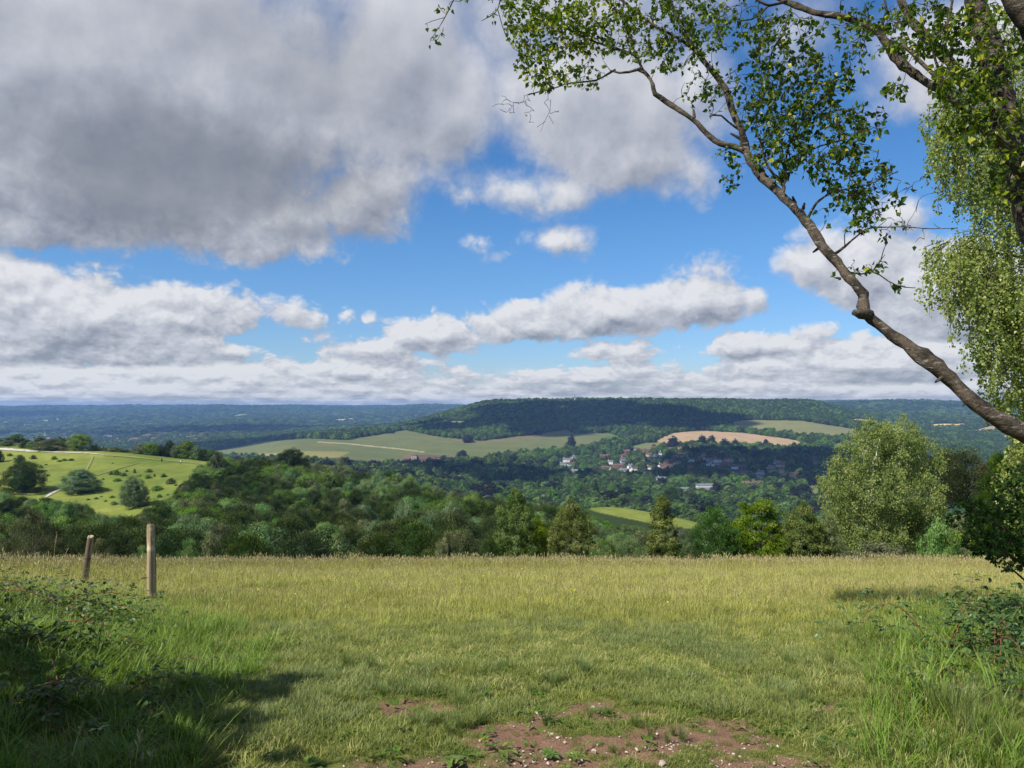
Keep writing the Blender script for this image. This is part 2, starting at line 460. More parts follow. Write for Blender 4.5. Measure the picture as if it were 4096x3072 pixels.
def ground(x, y, rough=True):
    """height of the land"""
    x = np.asarray(x, float); y = np.asarray(y, float)
    u = np.clip(x / np.maximum(y, 25.0), _FU[0], _FU[-1])
    fu = (u - _FU[0]) / (_FU[1] - _FU[0]); iu = np.clip(fu.astype(int), 0, 698); fu = fu - iu
    fy = (_prof_x(y) - math.log(10.0)) / ((math.log(17022.0) - math.log(10.0)) / 2399)
    fy = np.clip(fy, 0, 2398.999); iy = fy.astype(int); fy = fy - iy
    z = (_FT[iu, iy] * (1 - fu) + _FT[iu + 1, iy] * fu) * (1 - fy) + (_FT[iu, iy + 1] * (1 - fu) + _FT[iu + 1, iy + 1] * fu) * fy
    if rough:
        k = np.clip((y - 45) / 200, 0, 1)
        z = z + k * fbm(x / 60, y / 60, 3, 5) * 1.0 + np.clip((y - 3400) / 2500, 0, 1) * (fbm(x / 900, y / 1300, 3, 9) * 30)
        bank = np.clip((-x / np.maximum(y, 1.5) - .42) / .26, 0, 1) * np.clip((y - 2.5) / 2.5, 0, 1) * np.clip((13 - y) / 4, 0, 1)
        z = z + .22 * bank * bank * (3 - 2 * bank)
        near = np.clip((22 - np.abs(y - 6)) / 22, 0, 1)
        z = z + near * (fbm(x / 3.0, y / 3.0, 3, 2) * .07 + fbm(x / .7, y / .7, 2, 3) * .018)
    return z

def inside(px, py, poly):
    r = np.zeros(np.shape(px), bool)
    n = len(poly)
    for i in range(n):
        x1, y1 = poly[i]; x2, y2 = poly[(i + 1) % n]
        if y1 == y2: continue
        c = ((y1 > py) != (y2 > py)) & (px < (x2 - x1) * (py - y1) / (y2 - y1) + x1)
        r ^= c
    return r
# fields as seen across the valley: outline, distance range, colour of the crop, name
FIELDS = [
 ('vineyard_field', 1000, 2600, [(205, 452), (240, 446), (262, 441), (310, 438.5), (345, 440), (372, 436), (405, 430), (440, 437), (480, 441), (530, 435), (570, 428.5), (572, 433), (610, 433), (622, 437), (590, 449), (520, 456), (470, 462), (425, 463), (380, 470), (330, 470), (300, 464), (260, 460), (215, 458)], (.155, .165, .070)),
 ('wheat_field', 1400, 2600, [(655, 441), (672, 433), (700, 430.5), (745, 433), (790, 439), (812, 444), (812, 448), (790, 449), (730, 447.5), (662, 445)], (.33, .235, .15)),
 ('hay_field', 1900, 3000, [(727, 423), (745, 420), (800, 420.5), (842, 427), (872, 432), (905, 434), (880, 437), (838, 440), (800, 437), (760, 432), (735, 429)], (.165, .165, .075)),
 ('pasture_field', 1500, 2300, [(828, 445), (850, 441), (862, 443), (858, 449), (835, 452)], (.13, .15, .06)),
 ('stubble_field', 2200, 4200, [(846, 420), (858, 418.5), (880, 421), (898, 424), (885, 426), (850, 423.5)], (.46, .36, .18)),
 ('barley_field', 2200, 4200, [(922, 425), (945, 423.5), (975, 424), (958, 428), (935, 429)], (.52, .40, .18)),
 ('ploughed_field', 2000, 3600, [(968, 432), (990, 426), (1024, 427), (1040, 432), (1010, 430), (980, 434)], (.33, .23, .14)),
 ('hill_meadow_field', 2200, 3000, [(447, 425), (450, 421), (470, 421), (464, 424.5), (455, 426)], (.12, .17, .055)),
 ('valley_meadow_field', 800, 1500, [(460, 482), (500, 480), (545, 483), (575, 485), (545, 490), (500, 489), (480, 486)], (.15, .16, .07)),
 ('park_field', 800, 1500, [(676, 506), (700, 503.5), (735, 504), (760, 507), (735, 512), (690, 513)], (.16, .20, .055)),
 ('drive_field', 800, 1500, [(702, 498), (712, 499.5), (722, 497), (722, 500.5), (705, 501.5)], (.36, .30, .17)),
 ('paddock_field', 700, 1500, [(775, 500), (800, 489), (822, 482), (824, 503), (790, 505)], (.14, .15, .06)),
 ('river_meadow_field', 800, 1700, [(485, 465), (500, 463.5), (492, 467.5), (480, 468)], (.17, .16, .08)),
 ('village_green_field', 900, 2000, [(556, 460), (566, 457), (598, 455.5), (590, 459), (566, 461)], (.16, .16, .08)),
 ('sloping_field', 1300, 2000, [(622, 449), (640, 444), (655, 441), (668, 444), (690, 447), (660, 448), (635, 451)], (.13, .15, .06)),
]
FIELDS += [('far_field', 4000, 8800, p, c) for p, c in [
 ([(40, 420), (62, 418.5), (60, 421), (45, 422.5)], (.20, .26, .16)), ([(0, 422), (8, 421.5), (10, 424), (0, 425)], (.34, .32, .25)), ([(222, 417), (245, 413.5), (248, 416), (238, 417.5)], (.22, .28, .12)),
 ([(20, 425), (36, 424), (37, 427), (24, 428)], (.25, .28, .2)), ([(238, 428), (262, 427), (262, 428), (240, 429.4)], (.36, .36, .2)), ([(330, 420), (352, 418), (356, 420), (340, 422)], (.35, .32, .16)), ([(905, 411), (925, 411.5), (922, 413), (908, 413)], (.38, .36, .22)), ([(945, 408), (975, 407), (972, 410), (948, 410)], (.16, .22, .12)),
 ([(120, 426), (142, 424.5), (140, 427), (122, 428)], (.22, .27, .16)), ([(292, 424), (318, 422.5), (312, 425), (296, 426)], (.22, .27, .13)), ([(380, 422), (402, 421), (396, 423.5), (384, 424)], (.24, .27, .14)), ([(72, 432), (90, 431), (94, 433), (76, 434)], (.24, .24, .18))]]

def field_at(x, y, z):
    """-1 where there is no field, otherwise its index"""
    px, py = project(x, y, z)
    r = np.full(np.shape(px), -1)
    for i, (nm, d0, d1, poly, c) in enumerate(FIELDS):
        r[inside(px, py, poly) & (y > d0) & (y < d1)] = i
    return r
# the green down on the left, the ride on the right: open chalk grassland close by
def open_grass(x, y):
    z = ground(x, y)
    px, py = project(x, y, z)
    a = inside(px, py, [(-420, 440), (0, 438), (100, 443), (215, 458), (222, 470), (190, 478), (178, 492), (172, 505), (150, 520), (120, 540), (95, 512), (60, 503), (0, 498), (-420, 500)]) & (y > 185) & (y < 420)
    b = inside(px, py, [(583, 502), (600, 503), (650, 509), (703, 522), (707, 529), (668, 528), (640, 521), (600, 513), (583, 507)]) & (y > 170) & (y < 320)
    return a | b

def terrain_material():
    m, t, o = mat_new('land')
    g = t.n('ShaderNodeNewGeometry').outputs['Position']
    base = attr(t, 'tint').outputs['Color']
    n1 = t.noise(g, .02, 5, .65); n2 = t.noise(g, .35, 5, .7); n3 = t.noise(g, 3.0, 3, .7)
    c = t.mix(1.0, base, t.mix(n1, (.62, .68, .7), (1.38, 1.32, 1.2)), 'MULTIPLY')
    c = t.mix(1.0, c, t.mix(n2, (.62, .66, .6), (1.38, 1.34, 1.3)), 'MULTIPLY')
    c = t.mix(1.0, c, t.mix(n3, (.8, .8, .8), (1.2, 1.2, 1.2)), 'MULTIPLY')
    bp = t.n('ShaderNodeBump'); bp.inputs['Strength'].default_value = .5; bp.inputs['Distance'].default_value = .4
    t.put(bp.inputs['Height'], n2)
    bsdf(t, o, c, .95, .05, bp.outputs[0])
    return m
M['land'] = terrain_material()

def build_terrain():
    us = np.linspace(-1.25, 1.25, 900)
    ys = np.concatenate([np.exp(np.linspace(math.log(52), math.log(3300), 620)), np.exp(np.linspace(math.log(3330), math.log(12400), 110))])
    U, Y = np.meshgrid(us, ys, indexing='ij')
    X = U * Y
    Z = ground(X, Y)
    Z[:, 0] -= 2.0
    col = np.empty(X.shape + (3,)); col[:] = (.030, .048, .018)           # woodland floor
    og = open_grass(X, Y)
    n = fbm(X / 25, Y / 25, 4, 21)[..., None]
    n9 = fbm(X / 4, Y / 7, 3, 22)[..., None]
    col[og] = (np.array([.150, .180, .040]) * (1 + .30 * n + .22 * n9) + np.array([.035, .01, .01]) * n)[og]
    px, py = project(X, Y, Z)
    # worn, paler turf along the crest track
    fi = field_at(X, Y, Z)
    for i, f in enumerate(FIELDS):
        s = fi == i
        if f[0] == 'vineyard_field':      # rows and blocks of vines
            k = (fbm(X / 150, Y / 60, 3, 33)[..., None] * .5 + .5)
            blk = np.array([.085, .118, .042]) * (1 - k) + np.array([.135, .13, .058]) * k
            col[s] = blk[s]
            s2 = s & inside(px, py, [(430, 436), (480, 440.5), (570, 428), (572, 433), (540, 438), (470, 444)])
            col[s2] = np.array([.145, .122, .065])
            s3 = s & inside(px, py, [(205, 458), (300, 451), (350, 452), (340, 457), (260, 464)])
            col[s3] = np.array([.21, .195, .075])
            d = np.abs(py - np.interp(px, [320, 345, 400, 425], [442, 443.5, 449, 452])) 
            s4 = s & (d < .55) & (px > 318) & (px < 425)
            col[s4] = np.array([.30, .26, .15])
        else:
            col[s] = np.array(f[4])
    ng, nn = X.shape
    idx = np.arange(ng * nn).reshape(ng, nn)
    q = np.stack([idx[:-1, :-1], idx[1:, :-1], idx[1:, 1:], idx[:-1, 1:]], -1).reshape(-1, 4)
    fq = fi[:-1, :-1].reshape(-1)
    V = np.stack([X, Y, Z], -1).reshape(-1, 3); C = col.reshape(-1, 3)
    def part(name, sel):
        f = q[sel]
        used, inv = np.unique(f, return_inverse=True)
        me = mesh(name, V[used], inv.reshape(-1, 4), [M['land']], C[used], True)
        return tag(link(name, me), kind='structure')
    tag(part('terrain', fq < 0), 'rolling land of the valley and hills under the woods')
    LAB = {'vineyard_field': 'wide green field across the valley below the wooded hill', 'wheat_field': 'long tan field above the village'}
    for i, f in enumerate(FIELDS):
        if (fq == i).any():
            part(f[0], fq == i)
build_terrain()

def lumps(x, y, sx, sy, seed):
    return fbm(x / sx, y / sy, 3, seed)

# ------------------------------------------------------------------ tree crowns
def rot_frame(nrm, rng, spin=None):
    """two tangent vectors for each normal"""
    a = np.cross(nrm, rng.standard_normal(nrm.shape)); a /= np.linalg.norm(a, axis=1)[:, None] + 1e-9
    b = np.cross(nrm, a)
    return a, b

def leaf_cards(pos, nrm, size, rng, aspect=.6, along=None, tint=None, droop=0.):
    """small pointed leaf faces (rhombs) at pos"""
    n = len(pos)
    nrm = nrm / (np.linalg.norm(nrm, axis=1)[:, None] + 1e-9)
    if along is None:
        a, b = rot_frame(nrm, rng)
    else:
        a = along / (np.linalg.norm(along, axis=1)[:, None] + 1e-9)
        b = np.cross(nrm, a); b /= np.linalg.norm(b, axis=1)[:, None] + 1e-9
    s = size * (.6 + .8 * rng.random(n))
    L = a * s[:, None]; W = b * (s * aspect)[:, None]
    v = np.stack([pos - L * .5, pos - L * .08 + W * .5, pos + L * .5, pos - L * .05 - W * .5], 1)
    f = np.arange(n * 4).reshape(n, 4)
    if tint is None: tint = rng.random(n)
    return v.reshape(-1, 3), f, np.repeat(np.clip(tint, 0, 1), 4)

def ico(sub=1):
    import bmesh
    bm = bmesh.new(); bmesh.ops.create_icosphere(bm, subdivisions=sub, radius=1)
    v = np.array([x.co[:] for x in bm.verts]); f = np.array([[q.index for q in p.verts] for p in bm.faces]); bm.free()
    return v, f
ICO1, ICO2, ICO3 = ico(1), ico(2), ico(3)

def profile(kind, h):
    """crown radius (as a share of its widest) at height share h"""
    if kind == 'round': return np.sqrt(np.clip(1 - (2 * h - 1) ** 2, 0, 1)) ** .8
    if kind == 'dome': return np.clip(1 - h ** 2.2, 0, 1) ** .6 * np.clip(.55 + h * 2.2, 0, 1)
    if kind == 'cone': return np.clip(1.05 - h, 0, 1) ** .8 * np.clip(.4 + h * 4, 0, 1)
    if kind == 'egg': return np.clip(np.sin(np.pi * np.clip(h, 0.02, 1) ** .75), 0, 1) ** .7
    if kind == 'column': return np.clip(1 - h ** 3, 0, 1) ** .7 * np.clip(.5 + h * 3, 0, 1)
    if kind == 'flat': return np.clip(np.sin(np.pi * (h * .8 + .18)), 0, 1) ** .5

def crown_geo(kind, rng, H=1.0, Rd=.5, z0=0.1, nclump=70, per=60, leaf=.05, clump_r=.11, aspect=.6, style='leaf', core=.62, ragged=.22, flatten=.7):
    """a crown of many leaf clumps; H height, Rd radius"""
    g = Geo()
    ph = rng.random(3) * 6.28
    def lobe(th, h):
        return 1 + ragged * (np.sin(3 * th + ph[0] + 4 * h) * .5 + np.sin(5 * th + ph[1] - 7 * h) * .35 + np.sin(2 * th + ph[2] + 9 * h) * .3)
    k = nclump
    h = (np.arange(k) + rng.random(k)) / k
    w = profile(kind, h)
    keep = rng.random(k) < .35 + .65 * w; h = h[keep]; k = len(h)
    extra = rng.choice(h, k); h = np.concatenate([h, extra]); k = len(h)
    th = rng.random(k) * 2 * np.pi
    rr = profile(kind, h) * Rd * lobe(th, h) * (.62 + .42 * np.sqrt(rng.random(k)))
    c = np.stack([rr * np.cos(th), rr * np.sin(th), z0 + h * (H - z0)], 1)
    c += rng.standard_normal(c.shape) * clump_r * .3
    ctint = np.clip(.5 + .27 * rng.standard_normal(k), .02, .95)
    csz = clump_r * (.6 + .8 * rng.random(k))
    axis = np.stack([np.zeros(k), np.zeros(k), z0 + h * (H - z0) * .75], 1)
    outw = c - axis; outw /= np.linalg.norm(outw, axis=1)[:, None] + 1e-9
    n = per * k
    ci = np.repeat(np.arange(k), per)
    off = rng.standard_normal((n, 3)); off /= np.linalg.norm(off, axis=1)[:, None]
    off *= (rng.random(n) ** .45)[:, None]
    off[:, 2] *= flatten
    pos = c[ci] + off * csz[ci][:, None]
    nr = off + outw[ci] * .7 + rng.standard_normal((n, 3)) * .45
    along = None
    if style == 'feather':
        along = outw[ci] + np.array([0, 0, .55]) + rng.standard_normal((n, 3)) * .35
        nr = np.cross(along, rng.standard_normal((n, 3))) + np.array([0, 0, .6])
    elif style == 'weep':
        along = np.array([0, 0, -1.]) + rng.standard_normal((n, 3)) * .35 + outw[ci] * .25
        nr = np.cross(along, rng.standard_normal((n, 3)))
    tint = ctint[ci] + rng.standard_normal(n) * .16
    g.add(*leaf_cards(pos, nr, leaf, rng, aspect, along, tint))
    if core:
        v, f = ICO2
        hh = (v[:, 2] + 1) / 2
        tt = np.arctan2(v[:, 1], v[:, 0])
        r2 = profile(kind, np.clip(hh, .03, .97)) * Rd * lobe(tt, hh) * core * (.85 + .3 * rng.random(len(v)))
        rad = np.linalg.norm(v[:, :2], axis=1) + 1e-6
        vv = np.stack([v[:, 0] / rad * r2, v[:, 1] / rad * r2, z0 + (.04 + .88 * hh) * (H - z0)], 1)
        vv[rad < .05, :2] = 0
        g.add(vv, f, .0)
    return g

def trunk_geo(rng, H, r, n=6, lean=.03, limbs=4, spread=.35, z0=.35):
    g = Geo()
    k = 6
    z = np.linspace(-.06 * H, H * .8, k)
    p = np.stack([np.cumsum(rng.standard_normal(k)) * lean * H * .5, np.cumsum(rng.standard_normal(k)) * lean * H * .5, z], 1)
    p[0, :2] = p[1, :2] = 0
    g.tube(p, r * np.linspace(1.15, .2, k), n)
    for i in range(limbs):
        s = rng.uniform(z0, .7)
        b = np.array([np.interp(s * H, z, p[:, 0]), np.interp(s * H, z, p[:, 1]), s * H])
        th = rng.random() * 6.28
        sp = spread / H
        e = b + np.array([math.cos(th) * sp * H, math.sin(th) * sp * H, rng.uniform(.15, .35) * H])
        g.tube(np.stack([b, (b + e) / 2 + np.array([0, 0, .03 * H]), e]), r * np.array([.45, .3, .1]), 4)
    return g

# ------------------------------------------------------------------ instancing for what nobody could count
def scatter(name, pos, rotz, scale, idx, protos, label=None, tilt=None):
    """one object that repeats the prototypes on its points"""
    protos_col = bpy.data.collections.new(name + '_kinds')
    for i, me in enumerate(protos):
        o = bpy.data.objects.new('%s_kind_%02d' % (name, i), me); protos_col.objects.link(o)
    n = len(pos)
    me = bpy.data.meshes.new(name)
    me.vertices.add(n)
    me.vertices.foreach_set('co', np.asarray(pos, np.float32).ravel())
    rot = np.zeros((n, 3), np.float32); rot[:, 2] = rotz
    if tilt is not None: rot[:, :2] = tilt
    a = me.attributes.new('rot', 'FLOAT_VECTOR', 'POINT'); a.data.foreach_set('vector', rot.ravel())
    a = me.attributes.new('scl', 'FLOAT_VECTOR', 'POINT'); a.data.foreach_set('vector', np.asarray(scale, np.float32).ravel())
    a = me.attributes.new('idx', 'INT', 'POINT'); a.data.foreach_set('value', np.asarray(idx, np.int32))
    o = link(name, me)
    ng = bpy.data.node_groups.new(name, 'GeometryNodeTree')
    ng.interface.new_socket('Geometry', in_out='INPUT', socket_type='NodeSocketGeometry')
    ng.interface.new_socket('Geometry', in_out='OUTPUT', socket_type='NodeSocketGeometry')
    N, L = ng.nodes, ng.links
    gi = N.new('NodeGroupInput'); go = N.new('NodeGroupOutput')
    ci = N.new('GeometryNodeCollectionInfo'); ci.inputs[0].default_value = protos_col
    ci.inputs['Separate Children'].default_value = True; ci.inputs['Reset Children'].default_value = True
    ip = N.new('GeometryNodeInstanceOnPoints')
    def na(nm, dt):
        x = N.new('GeometryNodeInputNamedAttribute'); x.data_type = dt; x.inputs[0].default_value = nm; return x.outputs[0]
    e2r = N.new('FunctionNodeEulerToRotation')
    L.new(na('rot', 'FLOAT_VECTOR'), e2r.inputs[0])
    L.new(gi.outputs[0], ip.inputs['Points']); L.new(ci.outputs[0], ip.inputs['Instance'])
    ip.inputs['Pick Instance'].default_value = True
    L.new(na('idx', 'INT'), ip.inputs['Instance Index'])
    L.new(e2r.outputs[0], ip.inputs['Rotation']); L.new(na('scl', 'FLOAT_VECTOR'), ip.inputs['Scale'])
    L.new(ip.outputs[0], go.inputs[0])
    md = o.modifiers.new('scatter', 'NODES'); md.node_group = ng
    return tag(o, label, kind='stuff')

# skyline of the land, to know what can be seen from the viewpoint
_vu = np.linspace(-1.3, 1.3, 260); _vy = np.exp(np.linspace(math.log(20), math.log(16000), 500))
_VU, _VY = np.meshgrid(_vu, _vy, indexing='ij')
_S = (ground(_VU * _VY, _VY) - EYE) / _VY
_SM = np.maximum.accumulate(_S, 1)
def seen(x, y, top, margin=.004):
    iu = np.clip(((x / y + 1.3) / 2.6 * 259).astype(int), 0, 259)
    iy = np.clip(np.searchsorted(_vy, y * .985) - 1, 0, 499)
    return (top - EYE) / y > _SM[iu, iy] - margin

def hit(px, py, y0, y1):
    """where the sight line through a pixel meets the land between two distances"""
    d = ray(px, py); d = d / d[1]
    ys = np.linspace(y0, y1, 1500)
    g = EYE + d[2] * ys - ground(d[0] * ys, ys)
    i = np.where(g <= 0)[0]
    k = i[0] if len(i) else int(np.argmin(g))
    return np.array([d[0] * ys[k], ys[k], float(ground(d[0] * ys[k], ys[k]))])

def jitter_grid(u0, u1, y0, y1, step, rng, uv=False):
    xs = np.arange(u0 * y1, u1 * y1, step); ysv = np.arange(y0, y1, step)
    X, Y = np.meshgrid(xs, ysv)
    X = X.ravel() + rng.uniform(-.48, .48, X.size) * step; Y = Y.ravel() + rng.uniform(-.48, .48, Y.size) * step
    k = (X > u0 * Y) & (X < u1 * Y)
    return X[k], Y[k]

# ---- village and other buildings: bearing, height in the picture, width in metres, wall, roof
def hp(X, Y): return (2400 + X / 2.011) / 4, (1500 + Y / 2.011) / 4
HOUSES = [(*hp(X, Y), w, wall, roof, yaw, lab) for X, Y, w, wall, roof, yaw, lab in [
 (40, 762, 17, 'brick', 'red', .2, 'brick house with white ground floor at the left end of the village'),
 (100, 778, 14, 'white', 'brown', -.3, 'low white house below the wide red-roofed one at the village front'),
 (150, 745, 22, 'brick', 'red', .1, 'wide red-roofed house on the front row of the village'),
 (245, 750, 13, 'white', 'slate', .7, 'white gabled house right of the wide red-roofed one'),
 (268, 772, 15, 'white', 'brown', -.2, 'low white house in front of the white gabled one'),
 (66, 664, 15, 'brick', 'red', .5, 'red-roofed house behind the left end of the front row'),
 (25, 668, 13, 'brick', 'brown', -.4, 'dark house at the far left edge of the village trees'),
 (210, 628, 17, 'brick', 'red', .1, 'long red roof below the small left-hand meadow strip'),
 (300, 612, 15, 'render', 'brown', .6, 'brown-roofed house in the upper left of the village'),
 (360, 622, 20, 'brick', 'brown', -.1, 'widest brown roof in the upper village'),
 (395, 655, 13, 'render', 'red', .4, 'cream house under the widest brown roof of the upper village'),
 (430, 598, 15, 'brick', 'red', .2, 'red-roofed house near the green strip under the tan field'),
 (485, 644, 11, 'white', 'slate', 1.5, 'bright white gable end standing alone in the upper village'),
 (350, 700, 9, 'white', 'slate', 1.3, 'small white cottage left of the long brown-roofed house'),
 (450, 690, 22, 'render', 'brown', 0, 'long brown-roofed house in the middle of the village'),
 (548, 712, 16, 'brick', 'brown', .3, 'brown-roofed house behind the broad one with dark eaves'),
 (540, 748, 22, 'brick', 'brown', -.1, 'broad brown-roofed house with dark eaves in the village centre'),
 (492, 742, 12, 'white', 'brown', .5, 'small white house left of the broad brown-roofed one'),
 (648, 655, 14, 'brick', 'red', -.3, 'lone red roof between garden trees in the upper village'),
 (570, 608, 15, 'brick', 'brown', .2, 'brown roof just below the first round tree at the tan field'),
 (640, 606, 14, 'render', 'red', -.2, 'cream house with red roof under the round trees by the tan field'),
 (745, 604, 16, 'brick', 'red', .1, 'red-roofed house directly below the tan field edge'),
 (800, 688, 15, 'brick', 'red', .8, 'red house beside the dark copper tree'),
 (826, 680, 10, 'white', 'red', -.5, 'little white house touching the red one by the copper tree'),
 (882, 716, 10, 'white', 'slate', .2, 'small pale house right of the dark copper tree'),
 (730, 764, 13, 'brick', 'red', .3, 'red-roofed house half hidden left of the copper tree'),
 (1035, 700, 19, 'render', 'red', .2, 'tan-roofed house at the back of the hillside group'),
 (1015, 728, 22, 'brick', 'red', -.2, 'large red-roofed house in the hillside group'),
 (1088, 755, 16, 'white', 'brown', .9, 'white-walled house at the front of the hillside group'),
 (1142, 757, 16, 'brick', 'brown', .1, 'brown-roofed house right of the white-walled one'),
 (985, 626, 11, 'render', 'brown', .2, 'small tan house high among the village trees'),
 (1215, 812, 15, 'brick', 'red', 1.2, 'brick house with steep gable and tall chimney on its own'),
 (1470, 726, 19, 'brick', 'red', .1, 'pinkish red house alone in the right-hand woods'),
 (1572, 818, 18, 'render', 'red', -.1, 'pale house with pink roof below the right-hand woods'),
 (1820, 724, 10, 'white', 'slate', 1.1, 'small white gabled house next to the tall birch top'),
 (1272, 892, 24, 'brick', 'brown', 0, 'long dark-roofed house right of the white mansion'),
 (1160, 895, 18, 'brick', 'red', .3, 'reddish house between the mansion and the long dark roof'),
 (490, 856, 16, 'white', 'slate', .4, 'white house mostly hidden left of the mansion trees')]]
BARN = (547.6, 500.5)
VILLAGE = [(556, 462), (600, 452), (640, 449), (700, 450), (750, 452), (815, 456), (820, 474), (790, 482), (740, 482), (690, 478), (640, 476), (570, 476)]

def build_far_forest():
    rng = np.random.default_rng(11)
    protos, prot_near = [], []
    far_kinds = [('dome', .46, 'far'), ('round', .50, 'far'), ('dome', .40, 'broad'), ('egg', .42, 'far'), ('cone', .22, 'yew'), ('cone', .26, 'far'), ('round', .48, 'copper'), ('dome', .5, 'broad')]
    for k, (kind, rd, mt) in enumerate(far_kinds):
        g = crown_geo(kind, rng, 1, rd, .02, 70, 44, .062, .13, .7, core=.74, ragged=.3)
        protos.append(g.mesh('tree_kind', M[mt]))
    # nearer valley trees (350-1500 m)
    X1, Y1 = jitter_grid(-.80, .80, 400, 1650, 9.8, rng)
    X2, Y2 = jitter_grid(-.75, .75, 1650, 3700, 11.0, rng)
    X3, Y3 = jitter_grid(-.72, .72, 3700, 10200, 33.0, rng)
    def make(name, X, Y, hmin, hmax, wide, label, dens=1.0, seed=4):
        Z = ground(X, Y)
        px, py = project(X, Y, Z)
        k = field_at(X, Y, Z) < 0
        k &= ~open_grass(X, Y)
        k &= seen(X, Y, Z + hmax * 1.2)
        vill = inside(px, py, VILLAGE) & (Y > 1000) & (Y < 2000)
        k &= ~(vill & (rng.random(len(X)) < .42))
        for hx, hy, w, *_ in HPOS:
            k &= ~((np.abs(X - hx - (Y - hy) * hx / hy) < w * .60 + 2) & (Y > hy - (75 if w < 35 else 100)) & (Y < hy + 9))
        town = (Y > 3000) & (Y < 4700) & (X / Y < -.28)
        k &= ~(town & (rng.random(len(X)) < .45))
        X, Y, Z, px, py = X[k], Y[k], Z[k], px[k], py[k]
        n = len(X)
        nz = fbm(X / 90, Y / 130, 3, seed); n2 = fbm(X / 260, Y / 300, 2, seed + 7)
        idx = rng.choice([0, 1, 3, 2], n, p=[.35, .25, .25, .15])
        idx[nz + .3 * rng.standard_normal(n) > .42] = 2
        idx[(n2 > .22) & (rng.random(n) < .6)] = 4
        idx[(rng.random(n) < .06)] = 5
        cop = (rng.random(n) < .025) & (Y < 1700); idx[cop] = 6
        br = rng.random(n) < .10; idx[br] = 7
        h = (hmin + (hmax - hmin) * rng.random(n) ** 1.5) * (1 + .25 * nz)
        # the low scrub and hedges of the valley floor stay small
        h[cop] *= 1.3
        w = h * rng.uniform(.85, 1.2, n) * wide
        con = (idx == 4) | (idx == 5); w[con] = h[con] * rng.uniform(1.0, 1.4, con.sum()) * (wide if wide > 1.3 else 1); 
        sc = np.stack([w, w * rng.uniform(.9, 1.1, n), h], 1)
        return scatter(name, np.stack([X, Y, Z - .3], 1), rng.random(n) * 6.28, sc, idx, protos, label)
    make('valley_woodland', X1, Y1, 6, 16, 1.0, 'dark green mass of trees on the valley floor around the village')
    make('hill_forest', X2, Y2, 8, 17, 1.15, 'dense forest covering the long hill across the valley')
    make('distant_forest', X3, Y3, 10, 24, 2.2, 'blue hazy woodland on the farthest hills')
HPOS = []
rr = np.random.default_rng(15); GLIMPSED = []
while len(GLIMPSED) < 40:
    px, py = rr.uniform(556, 815), rr.uniform(451, 483)
    if not inside(px, py, VILLAGE) or min(abs(px - q[0]) * .6 + abs(py - q[1]) * 1.4 for q in [(a, b) for a, b, *_ in HOUSES] + GLIMPSED) < 3.6: continue
    GLIMPSED.append((px, py))
GLIMPSED.sort()
for hx, hy in GLIMPSED:
    p = hit(hx, hy, 950, 1950); HPOS.append((p[0], p[1], 12))
for hx, hy, w, *_ in HOUSES:
    p = hit(hx, hy, 950, 1950); HPOS.append((p[0], p[1], w))
for bx_, by_, w in [(BARN[0], BARN[1], 20), (412, 462.5, 44), (428, 460.5, 48), (690, 493, 30), (712, 494, 34)]:
    p = hit(bx_, by_, 800, 2000); HPOS.append((p[0], p[1], w))
build_far_forest()

# ------------------------------------------------------------------ the woods on our own hill: every tree a thing
KINDS = {}
ASP = {}
def crown_kind(name, mat, n, *a, trunk='bark_far', tr=.02, limbs=4, **kw):
    ASP[name] = a[1]
    rng = np.random.default_rng(abs(hash(name)) % 1000 if False else sum(map(ord, name)))
    out = []
    for i in range(n):
        c = crown_geo(*(a[0], rng) + a[1:], **kw).mesh(name + '_crown', M[mat])
        tmesh = trunk_geo(rng, a[1], tr, 6, .03, limbs).mesh(name + '_trunk', M[trunk], True)
        out.append((c, tmesh))
    KINDS[name] = out
crown_kind('yew', 'yew', 3, 'dome', 1, .46, .02, 170, 150, .020, .10, .38, 'feather', .55, .22)
crown_kind('broad', 'broad', 3, 'round', 1, .50, .06, 150, 150, .0185, .10, .65, 'leaf', .55, .18)
crown_kind('grey', 'grey', 3, 'dome', 1, .50, .03, 150, 150, .0185, .10, .6, 'leaf', .55, .2)
crown_kind('ash', 'willow', 2, 'egg', 1.25, .46, .06, 130, 150, .020, .11, .55, 'leaf', .50, .25)
crown_kind('bush', 'broad', 3, 'dome', 1, .62, .0, 90, 110, .030, .14, .6, 'leaf', .5, .3, limbs=2)
crown_kind('thorn', 'yew', 2, 'dome', 1, .60, .0, 90, 110, .030, .14, .5, 'leaf', .5, .3, limbs=2)
crown_kind('olive', 'willow', 2, 'dome', 1, .62, .0, 90, 110, .030, .14, .6, 'leaf', .5, .3, limbs=2)

def plant_tree(name, kind, v, x, y, h, wid, rz, label, cat='tree', group=None, sink=.15, mirror=1, z=None):
    """a tree: an Empty at its foot with a crown and a trunk"""
    e = link(name, None)
    e.empty_display_size = .5
    e.location = (x, y, float(ground(x, y)) - sink if z is None else z)
    e.rotation_euler = (0, 0, rz)
    e.scale = (wid, wid * mirror, h / ASP[kind])
    tag(e, label, cat, group)
    c, t = KINDS[kind][v % len(KINDS[kind])]
    link('crown', c, e); link('trunk', t, e)
    return e

